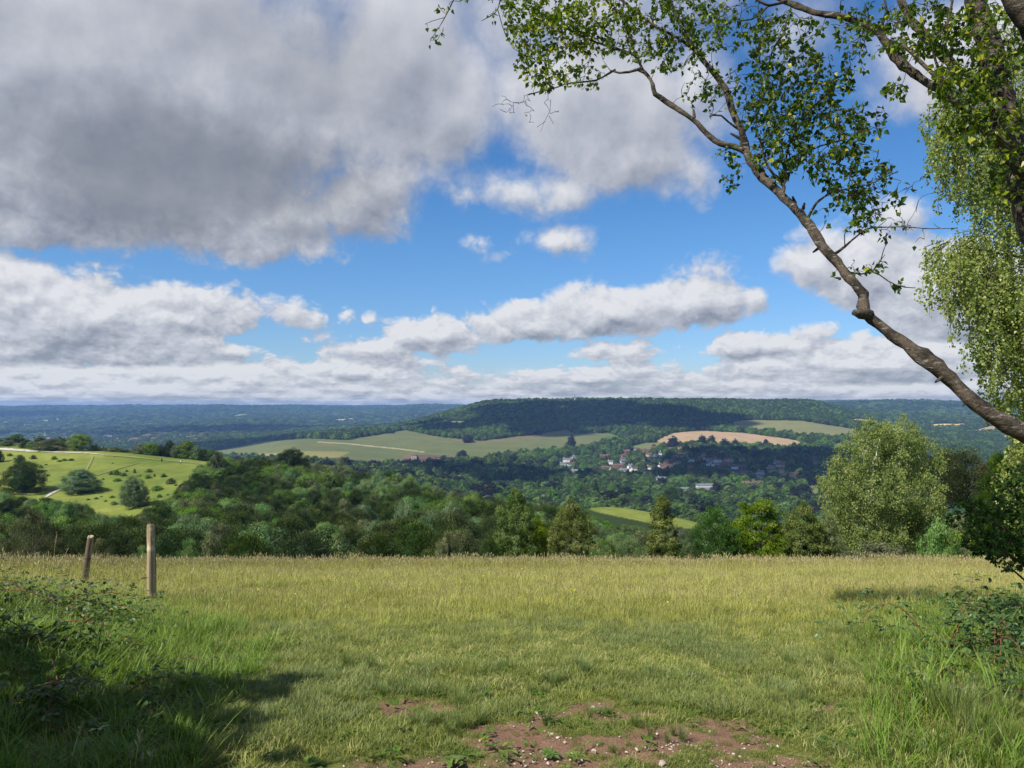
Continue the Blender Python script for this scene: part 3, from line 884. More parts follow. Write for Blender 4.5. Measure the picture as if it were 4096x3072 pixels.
ORD = ['first', 'second', 'third', 'fourth', 'fifth', 'sixth', 'seventh', 'eighth', 'ninth', 'tenth', 'eleventh', 'twelfth', 'thirteenth', 'fourteenth', 'fifteenth', 'sixteenth', 'seventeenth',
       'eighteenth', 'nineteenth', 'twentieth']
ORD += ['twenty-' + o for o in ORD[:9]] + ['thirtieth'] + ['thirty-' + o for o in ORD[:9]] + ['fortieth'] + ['forty-' + o for o in ORD[:9]]
for t10, t10th in (('fifty', 'fiftieth'), ('sixty', 'sixtieth'), ('seventy', 'seventieth'), ('eighty', 'eightieth'), ('ninety', 'ninetieth')):
    ORD += [t10th] + [t10 + '-' + o for o in ORD[:9]]

CAN = np.array([(-400, 488), (0, 492), (42, 496), (90, 506), (102, 516), (140, 513), (163, 499), (178, 488), (190, 476), (200, 465), (214, 460), (235, 457), (262, 457), (318, 463), (350, 465), (385, 467), (430, 473), (455, 480), (485, 483),
                (500, 491), (512, 500), (530, 505), (545, 502), (572, 502), (583, 508), (590, 514), (640, 524), (690, 531), (705, 526), (760, 516), (820, 515), (900, 512), (980, 505), (1100, 500)])
LOOK = {'yew': ('dark feathery yew', 'yew', 'yew_tree'), 'broad': ('mid-green leafy tree', 'leafy one', 'broadleaf_tree'), 'grey': ('grey-green whitebeam', 'whitebeam', 'whitebeam_tree'),
        'ash': ('pale olive tree', 'pale one', 'ash_tree')}

def build_woods():
    rng = np.random.default_rng(5)
    X, Y = jitter_grid(-.86, .86, 58, 350, 6.0, rng)
    k = ~open_grass(X, Y)
    k &= rng.random(len(X)) < np.clip(1.15 - Y / 500, .5, 1)
    X, Y = X[k], Y[k]
    Z = ground(X, Y)
    cand = []
    for x, y, z in zip(X, Y, Z):
        px, py = project(x, y, z)
        r = rng.random()
        zone_low = py > 470
        h = rng.uniform(6.5, 10.5)
        top = project(x, y, z + h)[1]
        lim = max(float(np.interp(px, CAN[:, 0], CAN[:, 1])), float(np.interp(y, [60, 90, 125, 165, 215, 275], [525, 515, 503, 490, 474, 400]))) + rng.uniform(-1, 9)
        if top < lim:
            h = (EYE - (lim - 405) / 768 * y) - z
            top = lim
        if h < 2.4: continue
        nz = float(fbm(x / 22, y / 30, 2, 77))
        if px > 560:
            kind = 'grey' if r < .4 else 'broad' if r < .7 else 'ash' if r < .88 else 'yew'
            if y < 200: h = min(h, rng.uniform(4.5, 7)); 
        elif top > 498 and px > 85 or (top > 510):
            kind = 'yew' if r < .74 else 'grey' if r < .86 else 'broad' if r < .93 else 'ash'
        elif px < 100:
            kind = 'grey' if r < .6 else 'broad' if r < .75 else 'yew'
        else:
            kind = 'yew' if nz > .12 + .2 * (r - .5) else ('grey' if nz < -.12 + .3 * (r - .5) else ('broad' if r < .62 else 'ash'))
            if px > 470 and 485 < top < 506: kind = 'yew' if r < .8 else 'broad'
        wid = {'yew': rng.uniform(6.0, 9.5), 'broad': rng.uniform(6.5, 10.5), 'grey': rng.uniform(5.5, 9), 'ash': rng.uniform(4.5, 7.5)}[kind]
        wid *= float(np.interp(y, [60, 120, 250], [.72, .88, 1.08]))
        if h < 6: wid = min(wid, h * 1.25 + 1)
        top = project(x, y, z + h)[1]
        cand.append([y, x, z, h, wid, kind, float(px), float(top), float(py)])
    # who can be seen: walk outwards, keeping the skyline of the crowns so far
    cand.sort(key=lambda c: c[0])
    sky = np.full(1500, 566.0)
    vis = []
    for c in cand:
        y, x, z, h, wid, kind, px, top, py = c
        hw = wid * .5 / y * 768 * .8
        a, b = int(max(0, px - hw + 200)), int(min(1499, px + hw + 201))
        if b <= a: c.append(0); continue
        gap = np.clip(sky[a:b] - top, 0, None)
        seen_px = float(np.minimum(gap, py - top).sum())
        c.append(seen_px if -12 < px < 1036 else 0)
        w = np.linspace(-1, 1, b - a)
        prof = top + (1 - np.sqrt(1 - w * w * .9)) * (py - top) * .5 + 1.2
        sky[a:b] = np.minimum(sky[a:b], prof)
    big = sorted([c for c in cand if c[-1] > 16], key=lambda c: -c[-1])[:285]
    ids = set(id(c) for c in big)
    rest = [c for c in cand if id(c) not in ids]
    rows = [(0, 90, 'front row of the wood'), (90, 125, 'second row of the wood'), (125, 165, 'third row of the wood'), (165, 215, 'fourth row of the wood'), (215, 270, 'fifth row of the wood'), (270, 999, 'top row of the wood')]
    for lo, hi, phrase in rows:
        for kind in ('yew', 'broad', 'grey', 'ash'):
            grp = sorted([c for c in big if lo <= c[0] < hi and c[5] == kind], key=lambda c: c[6])
            for i, c in enumerate(grp):
                y, x, z, h, wid, kd, px, top, py, s = c
                look, short, nm = LOOK[kind]
                size = 'tall ' if h > 9 else 'low ' if h < 5 else ''
                lab = '%s%s in the %s, %s %s from left' % (size, look, phrase, ORD[min(i, len(ORD) - 1)], short)
                plant_tree(nm, kind, rng.integers(3), x, y, h, wid, rng.random() * 6.28, lab, 'tree', look + 's of the wood behind the meadow', mirror=rng.choice([-1, 1]))
    pr = []; ki = {}
    for kind in ('yew', 'broad', 'grey', 'ash'):
        ki[kind] = len(pr); pr.append(KINDS[kind][0][0])
    if rest:
        a = np.array([[c[1], c[0], c[2] - .15] for c in rest])
        sc = np.array([[c[4], c[4], c[3]] for c in rest])
        scatter('woodland', a, rng.random(len(rest)) * 6.28, sc, [ki[c[5]] for c in rest], pr, 'small hidden trees filling the wood below the green down')
    print('wood individuals', len(big), 'rest', len(rest))
build_woods()

def Z1(X, Y): return (X / 1.58) / 4, (1500 + Y / 1.58) / 4
def on_slope(px, py, y0=190, y1=420): return hit(px, py, y0, y1)

def down_shrubs():
    rng = np.random.default_rng(8)
    def put(X, Y, w, h, kind, name, label, cat='bush', group='bushes scattered over the green down'):
        px, py = Z1(X, Y)
        p = on_slope(px, py)
        W = w / 6.32 / 768 * p[1]; H = h / 6.32 / 768 * p[1]
        plant_tree(name, kind, rng.integers(3), p[0], p[1], H, W, rng.random() * 6.28, label, cat, group, .1)
    big = 'large dark bushes on the green down'
    put(150, 742, 285, 190, 'yew', 'yew_bush', 'widest dark bush on the green down, at its left end', group=big)
    put(505, 742, 240, 140, 'grey', 'whitebeam_bush', 'low broad blue-green bush on the down, right of the widest one', group=big)
    put(845, 838, 175, 195, 'grey', 'whitebeam_bush', 'upright rounded blue-green bush at the foot of the green down', group=big)
    put(125, 560, 60, 55, 'thorn', 'thorn_bush', 'small dark bush just above the widest dark bush', group=big)
    put(-8, 550, 60, 75, 'yew', 'yew_tree', 'dark tree cut by the left edge of the photo, on the down', 'tree', None)
    cg = 'trees along the chalk track on the crest of the down'
    put(502, 476, 132, 104, 'broad', 'oak_tree', 'rounded dark tree standing highest on the track crest', 'tree', cg)
    put(320, 474, 175, 68, 'olive', 'hawthorn_bush', 'wide yellowish-green bush on the track crest, left of the rounded dark tree', 'bush', cg)
    put(148, 462, 46, 42, 'thorn', 'thorn_bush', 'small dark bush on the crest, left one of a touching pair', 'bush', cg)
    put(196, 464, 56, 44, 'bush', 'thorn_bush', 'small dark bush on the crest, right one of a touching pair', 'bush', cg)
    put(48, 448, 90, 34, 'olive', 'hawthorn_bush', 'pale flat bush beside the chalk track at the far left', 'bush', cg)
    put(588, 480, 60, 34, 'thorn', 'thorn_bush', 'low brownish bush right of the rounded dark crest tree', 'bush', cg)
    put(722, 486, 90, 32, 'olive', 'hawthorn_bush', 'low olive bush midway along the crest', 'bush', cg)
    put(790, 490, 60, 20, 'thorn', 'thorn_bush', 'flat brown scrub on the crest before the tall group of trees', 'bush', cg)
    tall = [(885, 500, 80, 62, 'olive'), (955, 508, 95, 78, 'broad'), (1010, 512, 70, 70, 'yew'), (1072, 518, 80, 104, 'yew'), (1115, 520, 80, 84, 'ash'), (1178, 524, 110, 112, 'broad'), (1238, 530, 80, 90, 'grey'), (1290, 536, 90, 76, 'yew'), (1345, 544, 85, 80, 'thorn')]
    for i, (X, Y, w, h, kd) in enumerate(tall):
        put(X, Y, w, h * 1.02, kd, 'hedge_tree', '%s tree from the left in the dense group at the right end of the crest' % ORD[i], 'tree', 'dense group of trees at the right end of the crest')
    small = [(60, 512, 36, 22), (210, 530, 40, 30), (343, 534, 34, 28), (375, 548, 34, 16), (405, 542, 36, 20), (450, 540, 40, 16), (210, 578, 44, 26), (257, 588, 36, 24), (290, 570, 24, 12), (706, 630, 40, 26), (738, 632, 50, 40),
             (780, 638, 50, 28), (850, 620, 20, 34), (942, 614, 46, 26), (936, 654, 40, 32), (976, 642, 18, 22), (1034, 646, 38, 30), (1080, 688, 60, 46), (992, 730, 72, 42), (1008, 774, 40, 28), (742, 672, 50, 26), (651, 662, 18, 14),
             (710, 776, 34, 20), (606, 784, 34, 18), (722, 820, 50, 28), (236, 742, 38, 34), (558, 790, 26, 14), (712, 560, 14, 10), (885, 640, 22, 14), (640, 770, 20, 10), (570, 640, 20, 12), (800, 612, 24, 20), (668, 800, 24, 14), (1112, 700, 24, 14), (884, 700, 20, 12), (1060, 760, 24, 14)]
    order = sorted(range(len(small)), key=lambda i: small[i][0])
    for r_, i in enumerate(order):
        X, Y, w, h = small[i]
        where = 'near the chalk track' if Y < 560 else 'on the middle of the slope' if Y < 700 else 'low on the slope'
        put(X, Y, w * .8, h * .8, ['bush', 'olive', 'bush', 'grey'][i % 4], 'thorn_bush', '%s small bush on the green down %s, %s from left' % ('rounded' if w < h * 1.4 else 'wide', where, ORD[r_]), 'bush', 'small bushes scattered over the green down')
down_shrubs()

# isolated and hand-placed trees
def special_trees():
    rng = np.random.default_rng(3)
    def put(px, pt, pb, w, Y, kind, name, label, v=0, cat='tree', group=None):
        """top and foot heights in the picture, width in pixels, distance"""
        x = (px - 512) / 768 * Y
        W = w / 768 * Y
        zt = at(px, pt, Y)[2]
        z0 = float(ground(x, Y)) if pb is None else at(px, pb, Y)[2]
        return plant_tree(name, kind, v, x, Y, zt - z0 + .2, W, rng.random() * 6.28, label, cat, group, z=z0 - .2)
    put(293, 449.5, None, 38, 286, 'yew', 'oak_tree', 'broad dark dome-shaped tree standing highest on the top of the wood', 1)
    put(281, 454, None, 10, 283, 'yew', 'yew_tree', 'narrow dark pointed tree against the left side of the broad dome-shaped tree', 2)
    put(218, 451, None, 20, 262, 'ash', 'ash_tree', 'tall pale olive tree at the left end of the top of the wood', 0)
    put(341, 461, None, 30, 235, 'ash', 'ash_tree', 'tall light green tree on the wood skyline, right of the dark dome', 1)
    # lone trees in the fields across the valley
    lone = [(391, 431, 433.3, 7, 'round dark tree at the upper edge of the wide vineyard field'), (468, 436.5, 442.6, 9.5, 'broad dark tree alone in the middle of the vineyard field'), (485.5, 434, 438.2, 4.5, 'small tree standing alone right of the broad one in the vineyard field'),
            (537.8, 429.6, 434.2, 7, 'flat-topped tree alone near the top corner of the vineyard field'), (462.5, 452.5, 459.5, 10.5, 'rounded tree by the lower edge of the vineyard field, right of the estate'), (766, 440.3, 444.2, 4.6, 'tiny round tree alone in the tan field'),
            (571, 438, 449, 8, 'tall tree rising from the hedge at the right end of the vineyard field'), (794, 444, 450, 5.5, 'rounded tree on the lower edge of the tan field'), (673, 439, 449, 11, 'large round tree standing against the left part of the tan field'), (702, 438.5, 448, 10, 'left one of two round trees side by side below the tan field'),
            (712, 438.5, 448, 9, 'right one of two round trees side by side below the tan field'), (724.5, 441, 449, 8, 'round dark tree just right of the pair below the tan field'), (735, 441, 449, 6.5, 'narrower tree at the right of the row below the tan field'), (873, 437.5, 446, 9, 'round tree at the right end of the hedge between tan and hay fields')]
    for px, pt, pb, w, lab in lone:
        p = hit(px, pb, 1350, 2700)
        W = w / 768 * p[1] * 1.15; H = (pb - pt) / 768 * p[1] * 1.25
        plant_tree('field_tree', 'copper_dome', int(px) % 2, p[0], p[1], H, W, rng.random() * 6.28, lab, 'tree', 'lone trees in and beside the far fields')
    # larger trees that stand out on the valley floor
    val = [(804, 486, 502, 26, 'copper_dome', 'very dark rounded tree right of the long dark-roofed house'), (716, 482, 496, 12, 'copper_dome', 'very dark tree touching the right end of the white mansion'), (678, 477, 489, 16, 'broad', 'round mid-green tree behind the yellow-green one'),
           (670, 486, 509, 20, 'beech_tree', 'tall lime-green leafy tree in front of the white mansion'), (578, 482, 500, 14, 'broad', 'round green tree beside the pointed spruce'), (596, 480, 500, 7, 'yew', 'thin tall spruce above the valley trees'), (803, 456, 468, 16, 'copper_dome', 'dark copper tree among the village houses on the right'),
           (700, 459, 470, 9, 'copper_dome', 'very dark rounded tree in the middle of the village'), (661, 491, 509, 12, 'broad', 'leafy tree left of the lime-green one'), (632, 489, 503, 22, 'broad', 'spreading green tree left of the lime-green tree'), (520, 490, 502, 9, 'grey', 'blue-green tree beside the sports field'),
           (611, 484, 505, 8, 'broad', 'slim green tree right of the spruce')]
    for px, pt, pb, w, kd, lab in val:
        p = hit(px, pb, 700, 1250)
        plant_tree('valley_tree', kd, int(px) % 3, p[0], p[1], (pb - pt) / 768 * p[1], w / 768 * p[1], rng.random() * 6.28, lab, 'tree', 'tall trees standing out on the valley floor')
    # birches and shrubs on the brow of the meadow
    T = [(515, 492, 33, 50, 'birch_mid', 'birch_tree', 'open airy birch with bright leaves behind the middle of the meadow', 0), (537, 520, 26, 52, 'birch_mid', 'birch_tree', 'low birch filling the gap right of the open airy birch', 1), (571, 505, 38, 55, 'birch_mid', 'birch_tree', 'rounded olive-green birch behind the meadow, left of the grey bushes', 1),
         (661, 499, 38, 50, 'yellow_birch', 'birch_tree', 'bright yellow-green cone-shaped birch behind the meadow', 0), (713, 508, 42, 50, 'beech_tree', 'beech_tree', 'vivid deep green tree right of the yellow-green birch', 0), (756, 498, 50, 52, 'birch_mid', 'birch_tree', 'taller peak of the wide birch thicket right of the vivid green tree', 2),
         (738, 522, 34, 49, 'birch_mid', 'birch_tree', 'low left shoulder of the wide birch thicket', 0), (801, 507, 42, 51, 'birch_mid', 'birch_tree', 'lower birch between the thicket peak and the great birch', 1), (780, 524, 36, 47, 'birch_mid', 'birch_tree', 'low birch in front between the two thicket peaks', 2), (828, 520, 30, 52, 'ash', 'ash_tree', 'dull green sapling tucked against the left of the great birch', 1),
         (447, 530, 22, 44, 'ash', 'ash_tree', 'small pale olive sapling left of the open airy birch', 0), (606, 540, 26, 47, 'willow_shrub', 'willow_bush', 'grey-leaved bush behind the meadow, left half of a pair', 0), (629, 541, 30, 47, 'willow_shrub', 'willow_bush', 'grey-leaved bush behind the meadow, right half of a pair', 1), (430, 517, 26, 75, 'willow_shrub', 'whitebeam_bush', 'silvery round bush amid dark yews left of the airy birch', 1),
         (404, 506, 28, 95, 'willow_shrub', 'whitebeam_bush', 'pale grey-green dome in the wood left of the silvery bush', 0), (191, 541, 18, 40, 'willow_shrub', 'hawthorn_bush', 'pale leafy bush at the foot of the dark yews, right of the tall post', 0), (213, 537, 18, 42, 'olive', 'hawthorn_bush', 'light olive bush at the foot of the dark yews, farther right of the tall post', 0),
         (101, 541, 16, 33, 'olive', 'sapling', 'light green sapling seen between the two posts', 1), (33, 513, 40, 45, 'willow_tree', 'willow_tree', 'pale yellowish willow behind the brambles at the far left', 0), (2, 526, 28, 42, 'willow_tree', 'willow_tree', 'second pale willow cut by the left edge of the photo', 1), (955, 453, 51, 62, 'pine_tree', 'pine_tree', 'bushy pine with reddish trunk right of the great birch', 0),
         (996, 456, 34, 46, 'evergreen', 'yew_tree', 'dense bright green evergreen right of the pine', 1), (1022, 440, 44, 42, 'evergreen', 'yew_tree', 'tall dark evergreen at the right edge of the photo', 2), (962, 512, 46, 40, 'ash', 'hawthorn_bush', 'olive scrub below the pine', 0), (938, 522, 28, 38, 'bush', 'hawthorn_bush', 'green scrub against the right foot of the great birch', 1),
         (1000, 505, 50, 36, 'bush', 'hawthorn_bush', 'dark scrub under the evergreens at the right', 2), (880, 545, 60, 43, 'olive', 'hawthorn_bush', 'low scrub around the foot of the great birch', 1), (145, 548, 20, 36, 'willow_shrub', 'hawthorn_bush', 'low pale bush just left of the tall post', 1), (490, 540, 22, 46, 'yew', 'yew_tree', 'low dark yew at the left foot of the open airy birch', 1), (690, 545, 18, 48, 'thorn', 'thorn_bush', 'dark thorn bush between the yellow-green birch and the vivid green tree', 1)]
    for px, pt, w, Y, kd, nm, lab, v in T:
        Y = (25.5 if pt > 534 else 29) + (Y % 5) * .8 if 42 <= Y <= 56 or pt > 534 else Y
        put(px, pt, None, w * 1.25, Y, kd, nm, lab, v, 'bush' if 'bush' in nm else 'tree')
crown_kind('copper_dome', 'copper', 2, 'dome', 1, .5, .04, 50, 40, .06, .14, .6, 'leaf', .85, .2)
crown_kind('birch_mid', 'birchfar', 3, 'egg', 1.7, .50, .02, 150, 150, .026, .10, .7, 'weep', 0, .3, trunk='bark_far', tr=.013)
crown_kind('yellow_birch', 'yellow', 1, 'cone', 1.8, .50, .02, 150, 150, .026, .10, .7, 'leaf', 0, .25, trunk='bark_far', tr=.013)
crown_kind('beech_tree', 'beech', 3, 'dome', 1.5, .50, .0, 150, 150, .030, .10, .4, 'feather', 0, .25)
crown_kind('evergreen', 'evergreen', 3, 'dome', 1.6, .50, .0, 150, 150, .030, .10, .4, 'feather', .4, .25)
crown_kind('willow_tree', 'willow', 2, 'egg', 1.4, .5, .0, 120, 150, .028, .11, .3, 'weep', 0, .3)
crown_kind('willow_shrub', 'grey', 2, 'dome', 1.2, .55, .0, 110, 150, .030, .11, .32, 'feather', 0, .25, limbs=2)
crown_kind('pine_tree', 'pine', 1, 'flat', 2.6, .50, 1.72, 120, 130, .034, .12, .25, 'feather', .4, .25, trunk='bark_pine', tr=.028)
special_trees()

def great_birch():
    """the big many-stemmed birch on the brow"""
    rng = np.random.default_rng(41)
    Y = 46.0; x = (882 - 512) / 768 * Y; z0 = float(ground(x, Y)) - .3
    e = link('birch_tree', None); e.location = (x, Y, z0)
    tag(e, 'great many-stemmed birch with white trunks, largest tree on the meadow brow', 'tree')
    def P(px, py, dy=0): 
        p = at(px, py, Y + dy); return p - np.array([x, Y, z0])
    stems = [[(883, 575, 0), (883, 540, 0), (879, 510, .1), (873, 480, .3), (866, 455, .6), (866, 440, .9)], [(892, 575, .5), (893, 545, .6), (897, 515, .8), (900, 470, 1), (902, 432, 1)], [(872, 575, -.5), (870, 545, -.6), (876, 500, -.9), (877, 465, -1), (885, 440, -1)],
             [(888, 575, 1.2), (891, 520, 1.4), (915, 480, 2), (925, 450, 2)], [(876, 575, .4), (862, 530, .3), (848, 495, .1), (840, 470, 0)]]
    for i, s in enumerate(stems):
        g = Geo(); p = np.array([P(*q) for q in s])
        tt = np.linspace(0, 1, 14); k = np.linspace(0, 1, len(p))
        pp = np.stack([np.interp(tt, k, p[:, j]) for j in range(3)], 1) + rng.standard_normal((14, 3)) * .03
        g.tube(pp + np.array([0, .5, 0]), np.linspace(.085, .02, 14), 8)
        g.obj('trunk', M['bark_white'], e, True)
    # crown: a union of lobes (picture position, depth, radius px)
    L = [(903, 436, 1, 20), (872, 440, .5, 20), (888, 450, 0, 26), (850, 462, 0, 22), (925, 460, 1.4, 20), (838, 488, -.2, 22), (832, 520, -.3, 20), (840, 542, -.6, 20), (862, 500, -.9, 26), (890, 495, -1, 28), (918, 495, 0, 26), (930, 520, .6, 18), (912, 535, .4, 24),
         (880, 535, -1, 24), (862, 545, -1.2, 20), (900, 470, 1.6, 26), (870, 470, 1.6, 24), (945, 535, .8, 12), (900, 520, 2, 26), (858, 520, 2, 26), (885, 548, .5, 22)]
    g = Geo()
    for px, py, dy, r in L:
        c0 = P(px, py, dy); rad = r / 768 * Y
        k = int(12 + rad * rad * 22)
        d = rng.standard_normal((k, 3)); d /= np.linalg.norm(d, axis=1)[:, None]
        cc = c0 + d * rad * (.45 + .55 * rng.random(k) ** .6)[:, None]
        cs = rng.uniform(.22, .42, k)
        ct = np.clip(.5 + .2 * rng.standard_normal(k) + .12 * d[:, 2], 0, 1)
        per = 75
        ci = np.repeat(np.arange(k), per)
        off = rng.standard_normal((k * per, 3)) * np.array([.42, .42, .62])
        pos = cc[ci] + off * cs[ci][:, None]
        al = np.array([0, 0, -1.]) + rng.standard_normal((len(pos), 3)) * .45
        nr = np.cross(al, rng.standard_normal((len(pos), 3)))
        g.add(*leaf_cards(pos, nr, .105, rng, .7, al, ct[ci] + rng.standard_normal(len(ci)) * .15))
    g.obj('crown', M['birchfar'], e)
great_birch()

# ------------------------------------------------------------------ buildings
M['wall_white'] = simple('white_render_wall', (.62, .61, .57), .8, .12, 1.5)
M['wall_brick'] = simple('red_brick_wall', (.22, .125, .095), .9, .25, 2.0)
M['wall_render'] = simple('cream_render_wall', (.46, .38, .28), .85, .15, 1.5)
M['roof_red'] = simple('clay_tile_roof', (.145, .085, .065), .85, .3, 1.2)
M['roof_brown'] = simple('brown_tile_roof', (.10, .066, .052), .9, .3, 1.2)
M['roof_slate'] = simple('grey_slate_roof', (.13, .14, .155), .7, .2, 1.2)
M['window'] = simple('dark_window_glass', (.03, .035, .045), .15, .1, 1, .6)
M['stone'] = simple('pale_stone', (.38, .36, .32), .9, .15, 1)

def roof_geo(w, d, z, rh, hip, over=.5):
    g = Geo(); a, b = w / 2 + over, d / 2 + over; k = (b if hip else 0) * .95
    k = min(k, a * .8)
    v = [(-a, -b, z), (a, -b, z), (a, b, z), (-a, b, z), (-a + k, 0, z + rh), (a - k, 0, z + rh),
         (-a, -b, z - .25), (a, -b, z - .25), (a, b, z - .25), (-a, b, z - .25)]
    g.add(v, [(0, 1, 5, 4), (2, 3, 4, 5), (6, 7, 1, 0), (7, 8, 2, 1), (8, 9, 3, 2), (9, 6, 0, 3), (9, 8, 7, 6)])
    g.add([v[0], v[3], v[4], v[1], v[2], v[5]], [(0, 2, 1), (3, 4, 5)])
    return g

def house(name, p, w, wall, roof, yaw, label, cat='house', group='houses of the village among trees', d=None, h=5.0, rh=3.2, hip=False, wing=True, windows=4, chim=1, sink=1.5):
    e = link(name, None); e.location = (p[0], p[1], p[2]); e.rotation_euler = (0, 0, yaw)
    tag(e, label, cat, group)
    d = d or w * .55
    g = Geo(); g.box(-w / 2, w / 2, -d / 2, d / 2, -sink, h - .26)
    gb = Geo()
    if not hip:
        gb.add([(-w / 2, -d / 2, h - .27), (-w / 2, d / 2, h - .27), (-w / 2, 0, h + rh * .86), (w / 2, -d / 2, h - .27), (w / 2, d / 2, h - .27), (w / 2, 0, h + rh * .86)], [(0, 2, 1), (3, 4, 5)])
        g.v += gb.v; g.f += [f + g.n for f in gb.f]; g.t += gb.t; g.n += gb.n
    g.obj('wall', M['wall_' + wall], e)
    rf = roof_geo(w, d, h, rh, hip).obj('roof', M['roof_' + roof], e)
    for i in range(chim):
        cg = Geo(); cx = (-w * .3, w * .28)[i % 2]; cg.box(cx - .45, cx + .45, -.5, .5, h + rh * .3, h + rh + 1.3)
        cg.obj('chimney', M['wall_brick'] if wall != 'white' else M['wall_white'], rf)
    if wing:
        ww = w * .32
        wg = Geo(); wg.box(-w * .38, -w * .38 + ww, -d / 2 - 2.2, -d / 2 + .3, -sink, h - .3)
        wg.add([(-w * .38, -d / 2 - 2.2, h - .3), (-w * .38 + ww, -d / 2 - 2.2, h - .3), (-w * .38 + ww / 2, -d / 2 - 2.2, h + rh * .75)], [(0, 1, 2)])
        wg.obj('gable_wing', M['wall_' + wall], e)
        rg = Geo(); xa, xb, xm = -w * .38 - .3, -w * .38 + ww + .3, -w * .38 + ww / 2
        ya, yb = -d / 2 - 2.5, 0
        rg.add([(xa, ya, h - .4), (xa, yb, h - .4), (xm, ya, h + rh * .8), (xm, yb, h + rh * .8), (xb, ya, h - .4), (xb, yb, h - .4)], [(0, 2, 3, 1), (2, 4, 5, 3)])
        rg.obj('wing_roof', M['roof_' + roof], e)
    for i in range(windows):
        x = -w * .02 + (i + .5) * (w * .5) / max(windows / 2, 1) if i < windows / 2 else -w * .02 + (i - windows / 2 + .5) * (w * .5) / (windows / 2)
        z = 1.0 if i < windows / 2 else 3.2
        q = Geo(); q.box(x - .65, x + .65, -d / 2 - .06, -d / 2 + .1, z, z + 1.2)
        q.obj('window', M['window'], e)
    return e

